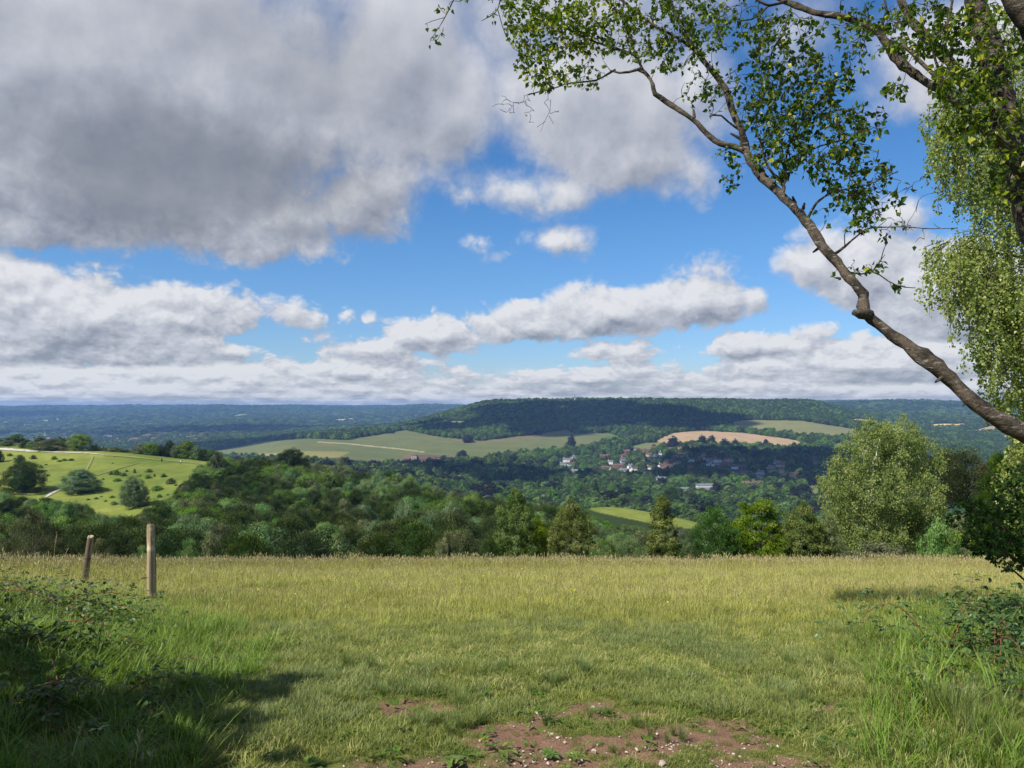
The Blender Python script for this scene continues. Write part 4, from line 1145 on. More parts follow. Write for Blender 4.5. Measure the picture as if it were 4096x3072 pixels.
def build_buildings():
    rng = random.Random(4)
    for hx, hy, w, wall, roof, yaw, lab in HOUSES:
        p = hit(hx, hy, 950, 1950)
        house('house', p, w, wall, roof, yaw, lab, hip=rng.random() < .25, chim=rng.choice([1, 1, 2]), wing=w > 12)
    for i, (px, py) in enumerate(GLIMPSED):
        wl, rf = [('white', 'brown'), ('render', 'red'), ('brick', 'brown'), ('white', 'slate')][rr.integers(4)]
        house('house', hit(px, py, 950, 1950), rr.uniform(11, 16), wl, rf, rr.uniform(-.7, .7), 'small %s house glimpsed among village trees, %s glimpsed one from left' % ({'white': 'white', 'render': 'cream', 'brick': 'brick'}[wl], ORD[i]), wing=False, windows=2, h=4.4 + rr.random())
    p = hit(*BARN, 800, 1500)
    house('red_roofed_cottage', p, 15, 'brick', 'red', .1, 'cottage with bright orange-red roof beyond the sloping meadow', group=None, h=3.5, rh=3.5)
    # white mansion with slate hipped roofs
    p = hit(699, 494, 900, 1500)
    e = link('mansion', None); e.location = p; tag(e, 'long white mansion with grey slate roofs at the foot of the village', 'mansion')
    blocks = [(-19, 2, 26, 11, 7), (6, -5, 34, 12, 7.5), (14, 10, 30, 10, 11.5), (23, -2, 9, 16, 7)]
    for x, y, w, d, h in blocks:
        g = Geo(); g.box(x - w / 2, x + w / 2, y - d / 2, y + d / 2, -3, h - .26); g.obj('wall', M['wall_white'], e)
        r = roof_geo(w, d, h, 2.8, True, .4); 
        for a in r.v: a[:, 0] += x; a[:, 1] += y
        r.obj('roof', M['roof_slate'], e)
        for k in range(int(w / 5)):
            for zz in ((1.6,) if k % 2 else (1.6, 4.6)):
                q = Geo(); xx = x - w / 2 + 2.5 + k * 5; q.box(xx - .5, xx + .5, y - d / 2 - .07, y - d / 2 + .1, zz, zz + 1.2); q.obj('window', M['window'], e)
    # wine estate building: turret, brick gable, long brown roofs, white marquee
    p = hit(415, 463, 1300, 1800); s = 1.0
    e = link('estate_building', None); e.location = p; tag(e, 'large brick estate building with a pale turret and long brown roofs in the vineyard', 'building')
    def blk(x, y, w, d, h, rh, wall, roof, hip=False):
        g = Geo(); g.box(x - w / 2, x + w / 2, y - d / 2, y + d / 2, -4, h - .26)
        if not hip: g.add([(x - w / 2, y - d / 2, h - .27), (x - w / 2, y + d / 2, h - .27), (x - w / 2, y, h + rh * .86), (x + w / 2, y - d / 2, h - .27), (x + w / 2, y + d / 2, h - .27), (x + w / 2, y, h + rh * .86)], [(0, 2, 1), (3, 4, 5)])
        g.obj('wall', M[wall], e)
        r = roof_geo(w, d, h, rh, hip, .6)
        for a in r.v: a[:, 0] += x; a[:, 1] += y
        r.obj('roof', M[roof], e)
    blk(-14, 0, 16, 14, 9, 6, 'wall_brick', 'roof_red'); blk(18, 2, 48, 16, 7, 9, 'wall_brick', 'roof_brown', True); blk(32, -12, 22, 12, 5, 5, 'wall_brick', 'roof_brown', True); blk(-1, -4, 10, 10, 15, 5, 'wall_render', 'roof_red', True)
    for xx in (-3, 1):
        g = Geo(); g.box(xx - .8, xx + .8, -9.1, -8.9, 6, 12); g.obj('window', M['window'], e)
    p2 = hit(422, 464.6, 1250, 1800)
    house('marquee', p2, 16, 'white', 'slate', 0, 'white marquee in front of the estate building', 'marquee', None, 9, 2.6, 3.0, True, False, 0, 0)
    bpy.data.objects['marquee'].children[1].data = bpy.data.objects['marquee'].children[1].data.copy() if False else bpy.data.objects['marquee'].children[1].data
    house('farm_building', hit(441, 459, 1400, 1900), 34, 'brick', 'brown', 0, 'long low farm range with brown roof right of the estate building', 'farm building', None, 12, 4, 4, False, False, 2, 0)
    house('farm_building', hit(450, 460, 1400, 1900), 22, 'render', 'red', .2, 'shorter farm building at the right end of the estate', 'farm building', None, 10, 4, 3.4, False, False, 2, 0)
    # church spire on the hill
    x, Y = (574.8 - 512) / 768 * 2870, 2870.0; z = float(ground(x, Y)); zt = at(574.8, 394.0, Y)[2]
    e = link('church', None); e.location = (x, Y, z); tag(e, 'slim dark church spire on the skyline of the wooded hill', 'church')
    h = zt - z; g = Geo(); g.box(-3, 3, -3, 3, -2, h * .55); g.obj('tower', M['stone'], e)
    g = Geo(); g.tube([(0, 0, h * .55 + .01), (0, 0, h * .8), (0, 0, h)], [3.1, 1.4, .15], 8); g.obj('spire', M['roof_slate'], e)
    x, Y = (654 - 512) / 768 * 2870, 2870.0; z = float(ground(x, Y)); zt = at(654, 396.0, Y)[2]; h = zt - z
    e = link('mast', None); e.location = (x, Y, z); tag(e, 'thin stub of a mast poking above the trees, right of the spire', 'mast')
    g = Geo(); g.tube([(0, 0, -1), (0, 0, h)], [1.6, 1.2], 8); g.obj('pole', M['stone'], e); g = Geo(); g.tube([(0, 0, h), (0, 0, h + 2)], [1.9, 1.7], 8); g.obj('head', M['stone'], e)
    # far town
    rg = np.random.default_rng(6)
    hm = []
    for wall, roof in (('white', 'red'), ('brick', 'brown'), ('render', 'red'), ('white', 'slate')):
        g = Geo(); g.box(-.5, .5, -.3, .3, -.2, .30); g2 = roof_geo(1, .6, .31, .3, False, .03)
        hm.append((g.mesh('wall', M['wall_' + wall]), g2.mesh('roof', M['roof_' + roof])))
    n = 0
    while n < 130:
        px, py = rg.uniform(-5, 215), rg.uniform(431.5, 443.5)
        p = hit(px, py, 3000, 4900)
        if p[1] > 4850: continue
        e = link('town_house', None); e.location = p + np.array([0, 0, 3]); s = rg.uniform(12, 26); e.scale = (s, s, s * rg.uniform(.8, 1.1)); e.rotation_euler = (0, 0, rg.uniform(-.6, .6))
        hk = int(rg.choice(4, p=[.3, .3, .2, .2])); a, b = hm[hk]
        link('wall', a, e); link('roof', b, e)
        tag(e, 'tiny %s house of the distant town beyond the green down' % ('white red-roofed', 'brown-roofed brick', 'cream red-roofed', 'white grey-roofed')[hk], 'house', 'tiny houses of the distant town'); n += 1
    p = hit(160.5, 437.5, 3000, 4700); house('warehouse', p + np.array([0, 0, 4]), 44, 'white', 'slate', 0, 'long low white warehouse standing out in the distant town', 'warehouse', None, 26, 7, 3, False, False, 0, 0)
    p = hit(45, 438.5, 3000, 4700); e = link('church', None); e.location = p; tag(e, 'thin grey church spire rising from the distant town', 'church')
    g = Geo(); g.box(-3, 3, -3, 3, -2, 16); g.obj('tower', M['stone'], e); g = Geo(); g.tube([(0, 0, 16), (0, 0, 36)], [3.2, .2], 8); g.obj('spire', M['stone'], e)
build_buildings()

# ------------------------------------------------------------------ chalk tracks and walkers on the down
def ribbon(name, pts, w, mat, label=None, lift=.05, kind='structure'):
    """a strip lying on the land through picture points (px, py); width in metres"""
    P = [hit(px, py, 180, 430) for px, py in pts]
    P = np.array(P); n = 60
    k = np.linspace(0, 1, len(P)); tt = np.linspace(0, 1, n)
    c = np.stack([np.interp(tt, k, P[:, j]) for j in range(3)], 1)
    ww = np.interp(tt, np.linspace(0, 1, len(w)), w)
    t = np.gradient(c[:, :2], axis=0); t /= np.linalg.norm(t, axis=1)[:, None]
    nrm = np.stack([-t[:, 1], t[:, 0]], 1)
    rng = np.random.default_rng(2)
    rows = []
    for s in (-.5, -.2, .2, .5):
        q = c[:, :2] + nrm * (ww * (s + .12 * rng.standard_normal(n)))[:, None]
        rows.append(np.column_stack([q, ground(q[:, 0], q[:, 1]) + lift + .15]))
    V = np.stack(rows, 1).reshape(-1, 3)
    i = np.arange(n - 1)[:, None] * 4; j = np.arange(3)[None]
    f = np.stack([i + j, i + j + 1, i + j + 5, i + j + 4], -1).reshape(-1, 4)
    g = Geo(); g.add(V, f)
    o = g.obj(name, mat, None, True)
    return tag(o, label, kind=kind)
M['chalk'] = simple('trodden_chalk', (.44, .42, .36), .95, .25, .6)
M['worn'] = simple('worn_turf', (.185, .20, .065), .95, .25, .5)
ribbon('chalk_path', [(-30, 447.5), (0, 449), (14, 450.2), (35, 451.5), (60, 452.5), (90, 453.5), (104, 455)], [4, 4.5, 4, 3.2, 2.6, 2.2, 1.6, .8], M['chalk'], 'white chalk track along the crest of the down')
ribbon('turf_path', [(104, 455.4), (130, 457), (160, 460), (190, 463), (207, 465)], [2.5, 2.5, 2, 2, 2], M['worn'], 'worn paler track continuing along the crest')
ribbon('chalk_scrape_path', [(46, 497.5), (52, 493.5), (61, 489.3)], [.6, 1.6, .8], M['chalk'], 'short bare chalk scar between the two big dark bushes')
ribbon('turf_path', [(84, 475), (88, 467), (93, 457)], [.8, .8, .8], M['worn'], 'thin trodden line up the down')
ribbon('turf_path', [(96, 476), (115, 470), (140, 463)], [.8, .8, .8], M['worn'], 'thin trodden line slanting up the down')

M['skin'] = simple('skin', (.45, .28, .2), .6, .05, 3)
M['dark_cloth'] = simple('dark_clothing', (.025, .025, .035), .9, .1, 3)
M['white_cloth'] = simple('white_clothing', (.7, .7, .72), .9, .05, 3)
M['pink_cloth'] = simple('pinkish_clothing', (.45, .22, .18), .9, .05, 3)
M['denim'] = simple('blue_grey_clothing', (.10, .12, .17), .9, .1, 3)
def person(p, yaw, top, bottom, label):
    """a walking figure: one skinned body, with clothes as its children"""
    V = [(0, 0, .95), (0, 0, 1.15), (0, 0, 1.38), (0, 0, 1.50), (0, .01, 1.60), (0, .01, 1.74), (.09, 0, .90), (.11, .16, .50), (.11, .12, .08), (.11, .28, .03), (-.09, 0, .90), (-.11, -.10, .50), (-.11, -.32, .12), (-.11, -.20, .04),
         (.19, 0, 1.40), (.25, -.08, 1.12), (.25, .04, .88), (.25, .09, .80), (-.19, 0, 1.40), (-.25, .08, 1.12), (-.25, .20, .90), (-.25, .25, .82)]
    E = [(0, 1), (1, 2), (2, 3), (3, 4), (4, 5), (0, 6), (6, 7), (7, 8), (8, 9), (0, 10), (10, 11), (11, 12), (12, 13), (2, 14), (14, 15), (15, 16), (16, 17), (2, 18), (18, 19), (19, 20), (20, 21)]
    rad = [.14, .13, .15, .06, .09, .08, .09, .06, .045, .04, .09, .06, .045, .04, .06, .045, .035, .03, .06, .045, .035, .03]
    me = bpy.data.meshes.new('person'); me.from_pydata(V, E, [])
    o = link('person', me); o.location = p; o.rotation_euler = (0, 0, yaw)
    md = o.modifiers.new('skin', 'SKIN')
    for i, r in enumerate(rad): me.skin_vertices[0].data[i].radius = (r, r * .85)
    me.skin_vertices[0].data[0].use_root = True
    o.modifiers.new('sub', 'SUBSURF').levels = 1
    me.materials.append(M['skin'])
    tag(o, label, 'person')
    g = Geo(); g.tube([(0, 0, .92), (0, 0, 1.1), (0, 0, 1.35), (0, 0, 1.5)], [.185, .175, .2, .1], 10)
    for s in (14, 18): g.tube([V[s], V[s + 1], V[s + 2]], [.085, .07, .055], 8)
    g.obj('jacket', M[top], o, True)
    g = Geo()
    for s in (6, 10): g.tube([(V[s][0], 0, .98), V[s + 1], V[s + 2]], [.13, .09, .075], 8)
    g.obj('trousers', M[bottom], o, True)
    g = Geo(); v, f = ICO2; g.add(v * np.array([.10, .115, .10]) + np.array([0, -.005, 1.76]), f); g.obj('hair', M['dark_cloth'], o, True)
person(hit(*Z1(1022, 552), 250, 420), .5, 'dark_cloth', 'dark_cloth', 'walker in dark clothes striding along the track on the green down')
person(hit(*Z1(1141, 564), 250, 420), -.8, 'white_cloth', 'denim', 'walker in a white top on the right part of the green down')
person(hit(*Z1(393, 478), 250, 420), .8, 'pink_cloth', 'denim', 'walker in a pinkish top on the chalk track beside the yellowish bush')

# high clouds out of the picture that shade the hill and the far country
def high_clouds():
    m, t, o = mat_new('cloud'); bsdf(t, o, (.85, .85, .87), 1, 0)
    S = np.array(sun_dir)
    rng = np.random.default_rng(9)
    def cloud(target, H, rx, ry, seed):
        """stands where it throws its shade on the target point"""
        c = np.array([target[0], target[1], -60.]) + S * ((H + 60) / S[2])
        g = Geo(); r = np.random.default_rng(seed)
        for i in range(34):
            a = r.uniform(0, 6.28); q = math.sqrt(r.random())
            v, f = ICO2
            s = r.uniform(.22, .42) * min(rx, ry) * (1.15 - .5 * q)
            vv = v * np.array([s * 1.25, s, s * .42]) * (1 + .12 * r.standard_normal((len(v), 1)))
            g.add(vv + c + np.array([math.cos(a) * q * rx * .8, math.sin(a) * q * ry * .8, r.uniform(0, .12) * rx]), f)
        ob = g.obj('cloud', m, None, True)
        tag(ob, kind='stuff')
    cloud((180, 2520), 2500, 640, 380, 1)      # the wooded hill
    cloud((520, 1480), 1700, 480, 300, 2)      # village and mansion woods
    cloud((-170, 1330), 1800, 330, 150, 12)    # woods below the vineyard
    cloud((-900, 2500), 2600, 500, 260, 7)
    cloud((-1800, 4300), 5200, 1900, 620, 3)   # town
    cloud((-5200, 7000), 7000, 1200, 900, 4)
    cloud((600, 6800), 7400, 900, 900, 5)
high_clouds()

# ------------------------------------------------------------------ the meadow
def dirt(x, y):
    """bare soil, 0..1"""
    px, py = project(x, y, -.05 - .09 * np.clip(y - 3.5, 0, 9))
    b = np.interp(py, [655, 690, 715, 740, 768, 800], [-.75, -.28, -.08, .06, .20, .3])
    c = np.exp(-((px - 620) / 230.) ** 2)
    lane = np.clip(c * 1.15, 0, 1) * .50 + np.exp(-((px - 390) / 80.) ** 2) * .42 + np.exp(-((px - 850) / 120.) ** 2) * .20 - .38
    n = fbm(x * 1.7, y * 3.4, 3, 50) * 1.0 + fbm(x * 6, y * 9, 2, 51) * .5
    return np.clip((b * .9 + lane * .8 + n * .9) * 2.2 + .02, 0, 1)

def build_meadow():
    ys = np.exp(np.linspace(math.log(2.4), math.log(60), 420)); us = np.linspace(-1.05, 1.05, 620)
    U, Y = np.meshgrid(us, ys, indexing='ij'); X = U * (Y + 1.2)
    Z = ground(X, Y); D = dirt(X, Y)
    Z = Z - D * .012 + fbm(X * 9, Y * 9, 2, 8) * .006
    idx = np.arange(X.size).reshape(X.shape)
    q = np.stack([idx[:-1, :-1], idx[1:, :-1], idx[1:, 1:], idx[:-1, 1:]], -1).reshape(-1, 4)
    m, t, o = mat_new('meadow_soil')
    g = t.n('ShaderNodeNewGeometry').outputs['Position']
    d = attr(t, 'tint').outputs['Fac']
    n1 = t.noise(g, 1.4, 5, .6); n2 = t.noise(g, 14, 5, .7); n3 = t.noise(g, 90, 4, .7)
    green = t.mix(n1, (.085, .105, .018), (.17, .17, .045))
    green = t.mix(t.ramp(n2, .45, .7), green, (.17, .175, .055))
    soil = t.mix(n2, (.13, .072, .044), (.27, .165, .105))
    soil = t.mix(1.0, soil, t.mix(n3, (.55, .55, .55), (1.4, 1.4, 1.4)), 'MULTIPLY')
    vo = t.n('ShaderNodeTexVoronoi'); t.put(vo.inputs['Vector'], g); vo.inputs['Scale'].default_value = 70
    soil = t.mix(t.ramp(vo.outputs['Distance'], .13, .2, .5, 0), soil, (.50, .44, .36))
    e = t.ramp(t.m('ADD', d, t.m('MULTIPLY', t.m('SUBTRACT', n3, .5), 1.6)), .30, .80)
    c = t.mix(e, green, soil)
    c = t.mix(1.0, c, t.mix(n3, (.65, .65, .65), (1.3, 1.3, 1.3)), 'MULTIPLY')
    bp = t.n('ShaderNodeBump'); bp.inputs['Strength'].default_value = .9; bp.inputs['Distance'].default_value = .02
    t.put(bp.inputs['Height'], t.m('ADD', n2, t.m('MULTIPLY', n3, .5)))
    bsdf(t, o, c, .95, .1, bp.outputs[0])
    me = mesh('meadow_ground', np.stack([X, Y, Z], -1).reshape(-1, 3), q, [m], D.ravel(), True)
    tag(link('meadow_ground', me), 'sunlit meadow ground with bare trodden soil in front', kind='structure')
    X, Y = np.meshgrid(np.linspace(-30, 30, 40), np.linspace(-18, 2.5, 20), indexing='ij')
    idx = np.arange(X.size).reshape(X.shape)
    q = np.stack([idx[:-1, :-1], idx[1:, :-1], idx[1:, 1:], idx[:-1, 1:]], -1).reshape(-1, 4)
    me = mesh('clearing_ground', np.stack([X, Y, ground(X, Y) - .02], -1).reshape(-1, 3), q, [m], np.full(X.size, .2), True)
    tag(link('clearing_ground', me), kind='structure')
build_meadow()

def grass_mat(name, c0, c1, c2, trans=.3):
    m, t, o = mat_new(name)
    ti = attr(t, 'tint').outputs['Fac']
    rnd = t.n('ShaderNodeObjectInfo').outputs['Random']
    col = t.mix(ti, c0, c1)
    col = t.mix(t.ramp(t.m('ADD', ti, t.m('MULTIPLY', rnd, .3)), .85, 1.15), col, c2)
    hs = t.n('ShaderNodeHueSaturation')
    t.put(hs.inputs['Hue'], t.m('MULTIPLY_ADD', rnd, .03, .485))
    t.put(hs.inputs['Saturation'], 1.0)
    t.put(hs.inputs['Value'], t.m('MULTIPLY_ADD', t.m('FRACT', t.m('MULTIPLY', rnd, 9.7)), .5, .78))
    t.put(hs.inputs['Color'], col)
    d = t.n('ShaderNodeBsdfPrincipled'); t.put(d.inputs['Base Color'], hs.outputs[0]); d.inputs['Roughness'].default_value = .5; d.inputs['Specular IOR Level'].default_value = .3
    tr = t.n('ShaderNodeBsdfTranslucent'); t.put(tr.inputs[0], t.mix(1.0, hs.outputs[0], (1.2, 1.25, .6), 'MULTIPLY'))
    ms = t.n('ShaderNodeMixShader'); ms.inputs[0].default_value = trans
    t.nt.links.new(d.outputs[0], ms.inputs[1]); t.nt.links.new(tr.outputs[0], ms.inputs[2]); t.nt.links.new(ms.outputs[0], o.inputs[0])
    return m
M['grass_short'] = grass_mat('short_turf_blades', (.075, .115, .016), (.22, .26, .052), (.40, .36, .15))
M['grass_blue'] = grass_mat('blue_green_blades', (.065, .11, .024), (.19, .24, .070), (.34, .32, .15))
M['grass_straw'] = grass_mat('ripening_meadow_blades', (.14, .175, .022), (.44, .445, .095), (.56, .50, .22))
M['grass_lush'] = grass_mat('lush_green_blades', (.050, .105, .010), (.17, .27, .030), (.24, .27, .06))
M['seed'] = grass_mat('seed_heads', (.24, .20, .085), (.46, .39, .18), (.56, .48, .27), .15)

def blades(rng, n, rad, h0, h1, w, lean, curl, t0=0., t1=1.):
    """n curved tapering blades from a small patch: 2 quads and a tip each"""
    g = Geo()
    a = rng.random(n) * 6.28; r = rad * np.sqrt(rng.random(n))
    b = np.stack([r * np.cos(a), r * np.sin(a), np.full(n, -.012)], 1)
    d = rng.random(n) * 6.28; L = rng.uniform(h0, h1, n); ln = np.abs(rng.normal(0, lean, n)) + .05; cu = np.abs(rng.normal(0, curl, n))
    dv = np.stack([np.cos(d), np.sin(d), np.zeros(n)], 1); up = np.array([0, 0, 1.])
    sd_ = np.stack([-np.sin(d + rng.normal(0, .6, n)), np.cos(d), np.zeros(n)], 1)
    rows = []; pts = []
    for s, ww in ((0, 1), (.4, .9), (.75, .6), (1., 0)):
        p = b + dv * (L * (ln * s + cu * s * s))[:, None] + up * (L * (s - .35 * cu * s * s))[:, None]
        wd = w * ww * (.7 + .6 * 0.5)
        if ww: pts += [p - sd_ * wd / 2, p + sd_ * wd / 2]
        else: pts += [p]
    V = np.stack(pts, 1); k = 7
    base = np.arange(n)[:, None] * k
    q = np.concatenate([base + np.array([0, 1, 3, 2]), base + np.array([2, 3, 5, 4])])
    tr = base + np.array([4, 5, 6])
    bt = rng.random(n)
    tint = np.stack([bt * .35 * (t1 - t0) + t0 + (t1 - t0) * x for x in (0, 0, .3, .3, .5, .5, .65)], 1)
    g.add(V.reshape(-1, 3), q, np.clip(tint.reshape(-1), 0, 1)); g.f.append(tr + (g.n - n * k))
    return g

def seed_stems(rng, n, rad, h0, h1, head=.05, hw=.006):
    g = Geo(); hg = Geo()
    for i in range(n):
        a = rng.random() * 6.28; r = rad * math.sqrt(rng.random()); b = np.array([r * math.cos(a), r * math.sin(a), -.01])
        L = rng.uniform(h0, h1); d = rng.random() * 6.28; ln = abs(rng.normal(0, .14))
        dv = np.array([math.cos(d), math.sin(d), 0]) * .5 + np.array([.5, 0, 0])
        p = [b + dv * L * ln * s * s + np.array([0, 0, L * s]) for s in (0, .5, 1)]
        g.tube(p, [.0016, .0014, .001], 3, rng.uniform(.3, .9))
        e = p[2]; dr = dv * .5 + np.array([0, 0, 1]); dr /= np.linalg.norm(dr)
        hg.tube([e, e + dr * head * .35, e + dr * head * .7, e + dr * head], [hw * .35, hw, hw * .7, .0005], 4, rng.random())
    return g, hg

def merged(name, parts):
    """parts: (Geo, material) -> one mesh with several materials"""
    V, F, T, MI, off = [], [], [], [], 0
    quads, tris, mq, mt = [], [], [], []
    for i, (g, m) in enumerate(parts):
        for v in g.v: V.append(v)
        for t_ in g.t: T.append(t_)
        for f in g.f:
            if f.shape[1] == 4: quads.append(f + off); mq += [i] * len(f)
            else: tris.append(f + off); mt += [i] * len(f)
        off += g.n
    fs = ([np.concatenate(quads)] if quads else []) + ([np.concatenate(tris)] if tris else [])
    return mesh(name, np.concatenate(V), fs, [m for g, m in parts], np.concatenate(T), False, mq + mt)

def leaf_blade(g, rng, base, d, up, L, W, t, fold=.18, curl=.25, n=4):
    """ovate leaf with a folded midrib, from base along d"""
    d = d / np.linalg.norm(d); s = np.cross(d, up); s /= np.linalg.norm(s) + 1e-9; nn = np.cross(s, d)
    k = np.linspace(0, 1, n + 1); prof = np.sin(np.pi * k ** .8) * (1 - .25 * k)
    c = base + d * (k * L)[:, None] - nn * (curl * L * k * k)[:, None]
    l = c - s * (W / 2 * prof)[:, None] + nn * (fold * W * prof)[:, None]; r = c + s * (W / 2 * prof)[:, None] + nn * (fold * W * prof)[:, None]
    V = np.stack([l, c, r], 1).reshape(-1, 3); i = np.arange(n)[:, None] * 3
    f = np.concatenate([i + np.array([0, 3, 4, 1]), i + np.array([1, 4, 5, 2])])
    g.add(V, f, t)

def build_grass():
    rng = np.random.default_rng(77)
    G = {}
    P = []
    def add(key, me): G.setdefault(key, []).append(len(P)); P.append(me)
    for i in range(4):
        add('short', blades(rng, 80, .07, .015, .048, .0034, .6, .4).mesh('tuft', M['grass_short']))
    for i in range(3):
        add('turf', blades(rng, 70, .075, .035, .085, .0034, .45, .45).mesh('tuft', M['grass_short' if i else 'grass_blue']))
    for i in range(3):
        add('blue', blades(rng, 60, .08, .045, .11, .0036, .42, .4).mesh('tuft', M['grass_blue']))
    for i in range(4):
        a = blades(rng, 70, .10, .07, .19, .0040, .34, .35)
        s, h = seed_stems(rng, 3, .10, .15, .24, .03, .0028)
        add('meadow', merged('tuft', [(a, M['grass_straw']), (s, M['grass_straw']), (h, M['seed'])]))
    for i in range(3):
        a = blades(rng, 64, .10, .06, .16, .0038, .38, .38)
        s, h = seed_stems(rng, 1, .10, .12, .20, .025, .0022)
        add('meadowgreen', merged('tuft', [(a, M['grass_short']), (s, M['grass_straw']), (h, M['seed'])]))
    for i in range(3):
        a = blades(rng, 36, .12, .15, .30, .005, .25, .25)
        s, h = seed_stems(rng, 8, .13, .24, .42, .05, .0048)
        add('tall', merged('tuft', [(a, M['grass_straw']), (s, M['grass_straw']), (h, M['seed'])]))
    for i in range(4):
        add('lush', blades(rng, 42, .10, .10, .28, .0065, .42, .45).mesh('tuft', M['grass_lush']))
    for i in range(2):
        add('rush', blades(rng, 110, .07, .18, .42, .005, .32, .2).mesh('tuft', M['grass_blue']))
    for i in range(2):
        add('straw', blades(rng, 40, .09, .02, .07, .0026, 1.0, .3, .5, 1.1).mesh('tuft', M['grass_straw']))
    def region(u0, u1, y0, y1, dens):
        """random points, evenly spread over the ground of a wedge"""
        area = (u1 - u0) * (y1 * y1 - y0 * y0) / 2 + 0
        n = int(area * dens)
        y = np.sqrt(rng.uniform(y0 * y0, y1 * y1, n)); x = rng.uniform(u0, u1, n) * (y + .3)
        return x, y
    def put(name, x, y, key_fn, smin, smax, label=None):
        idx = np.array([rng.choice(G[k]) for k in key_fn(x, y)])
        s = rng.uniform(smin, smax, len(x)) * (1 + .22 * fbm(x * 1.3, y * 1.3, 2, 90))
        D = dirt(x, y)
        s = s * (1 - .5 * np.clip(D * 2, 0, 1))
        z = ground(x, y)
        return np.stack([x, y, z], 1), idx, np.stack([s * rng.uniform(.9, 1.2, len(x)), s * rng.uniform(.9, 1.2, len(x)), s], 1)
    sets = []
    # trodden turf close by
    x, y = region(-.86, .86, 2.9, 7.6, 700)
    D = dirt(x, y); k = (rng.random(len(x)) > D * .84); x, y = x[k], y[k]
    def f1(x, y):
        n = fbm(x * .9, y * .9, 3, 14); r = rng.random(len(x)); n2 = fbm(x * 2.6, y * 2.6, 2, 15)
        D = dirt(x, y)
        out = np.where(n2 + .4 * (r - .5) > .16 - .10 * (y > 4.2), 'turf', 'short').astype(object)
        out[(n > .22) & (r < .35) & (y > 4.0)] = 'blue'
        out[(r > .90)] = 'straw'
        out[(D > .05)] = 'short'
        return out
    sets.append(put('a', x, y, f1, .65, 1.0))
    # middle distance, ankle high
    x, y = region(-.80, .80, 5.6, 10.5, 320)
    k = rng.random(len(x)) < np.clip((y - 5.4) / 2.2, 0, 1) * 1.0; x, y = x[k], y[k]
    def f2(x, y):
        n = fbm(x * .5, y * .7, 3, 16); r = rng.random(len(x)); t_ = np.clip((y - 6.2) / 3.2, 0, 1)
        out = np.full(len(x), 'turf', object)
        out[r < t_ * .8] = 'meadowgreen'
        out[(r > .5) & (r < .5 + t_ * .5)] = 'meadow'
        out[(n > .2) & (rng.random(len(x)) < .4)] = 'blue'
        out[rng.random(len(x)) < .06] = 'straw'
        return out
    a = put('b', x, y, f2, .62, .98); a[2][:] *= np.clip(.55 + (y - 5.5) * .12, .55, 1)[:, None]; sets.append(a)
    # ripe meadow up to the brow
    x, y = region(-.80, .80, 8.6, 26, 120)
    k = rng.random(len(x)) < np.clip((y - 8.0) / 2.5, 0, 1); x, y = x[k], y[k]
    def f3(x, y):
        n = fbm(x * .35, y * .3, 3, 18); r = rng.random(len(x))
        out = np.where(r < .72 - .5 * (n > .25), 'meadow', 'meadowgreen').astype(object)
        out[(rng.random(len(x)) < np.clip((y - 16.5) * .2, 0, .7))] = 'tall'
        out[(x < -5.5) & (rng.random(len(x)) < .06)] = 'tall'
        return out
    sets.append(put('c', x, y, f3, .80, 1.1))
    # lush growth at the left and right edges
    x, y = region(-.86, -.08, 3.2, 10.5, 120)
    e = x / y + .30 + .10 * fbm(x, y, 2, 19); k = (rng.random(len(x)) < np.clip(-e * 7, 0, 1)); x, y = x[k], y[k]
    sets.append(put('d', x, y, lambda x, y: np.full(len(x), 'lush', object), .45, .85))
    x, y = region(.26, .84, 3.1, 9.5, 130)
    e = x / y - .40 - .10 * fbm(x, y, 2, 23); k = (rng.random(len(x)) < np.clip(e * 6, 0, 1)); x, y = x[k], y[k]
    def f4(x, y):
        r = rng.random(len(x)); return np.where(r < .35, 'lush', np.where(r < .75, 'meadowgreen', 'turf')).astype(object)
    sets.append(put('e', x, y, f4, .55, 1.0))
    # tussocks
    T = [(965, 722, .85), (958, 712, .7), (975, 730, .8), (985, 718, .7), (800, 702, .45), (787, 706, .36), (812, 700, .36), (815, 668, .6), (697, 625, .4), (715, 628, .36), (590, 672, .5), (430, 728, .42), (448, 724, .4), (505, 700, .4), (560, 690, .4), (610, 725, .42), (640, 735, .35), (905, 664, .45), (918, 676, .5), (945, 655, .6), (350, 668, .5), (390, 700, .4)]
    pp = []
    for px, py, s in T:
        Yd = np.linspace(2.8, 12, 600); d = ray(px, py); d = d / d[1]; k = np.argmax(EYE + d[2] * Yd <= ground(d[0] * Yd, Yd)); 
        for q in range(5): pp.append((d[0] * Yd[k] + rng.normal(0, .16), Yd[k] + rng.normal(0, .14), s * rng.uniform(.45, .8)))
    pp = np.array(pp); z = ground(pp[:, 0], pp[:, 1])
    sets.append((np.stack([pp[:, 0], pp[:, 1], z], 1), np.array([rng.choice(G['rush']) for _ in pp]), np.repeat(pp[:, 2:3], 3, 1)))
    pos = np.concatenate([s[0] for s in sets]); idx = np.concatenate([s[1] for s in sets]); sc = np.concatenate([s[2] for s in sets])
    n = len(pos)
    scatter('grass', pos, rng.random(n) * 6.28, sc, idx, P, 'meadow grass, short and green in front, long and ripe towards the brow', rng.normal(0, .10, (n, 2)))
    print('tufts', n)
    # clover, plantain and other small herbs
    hb = []
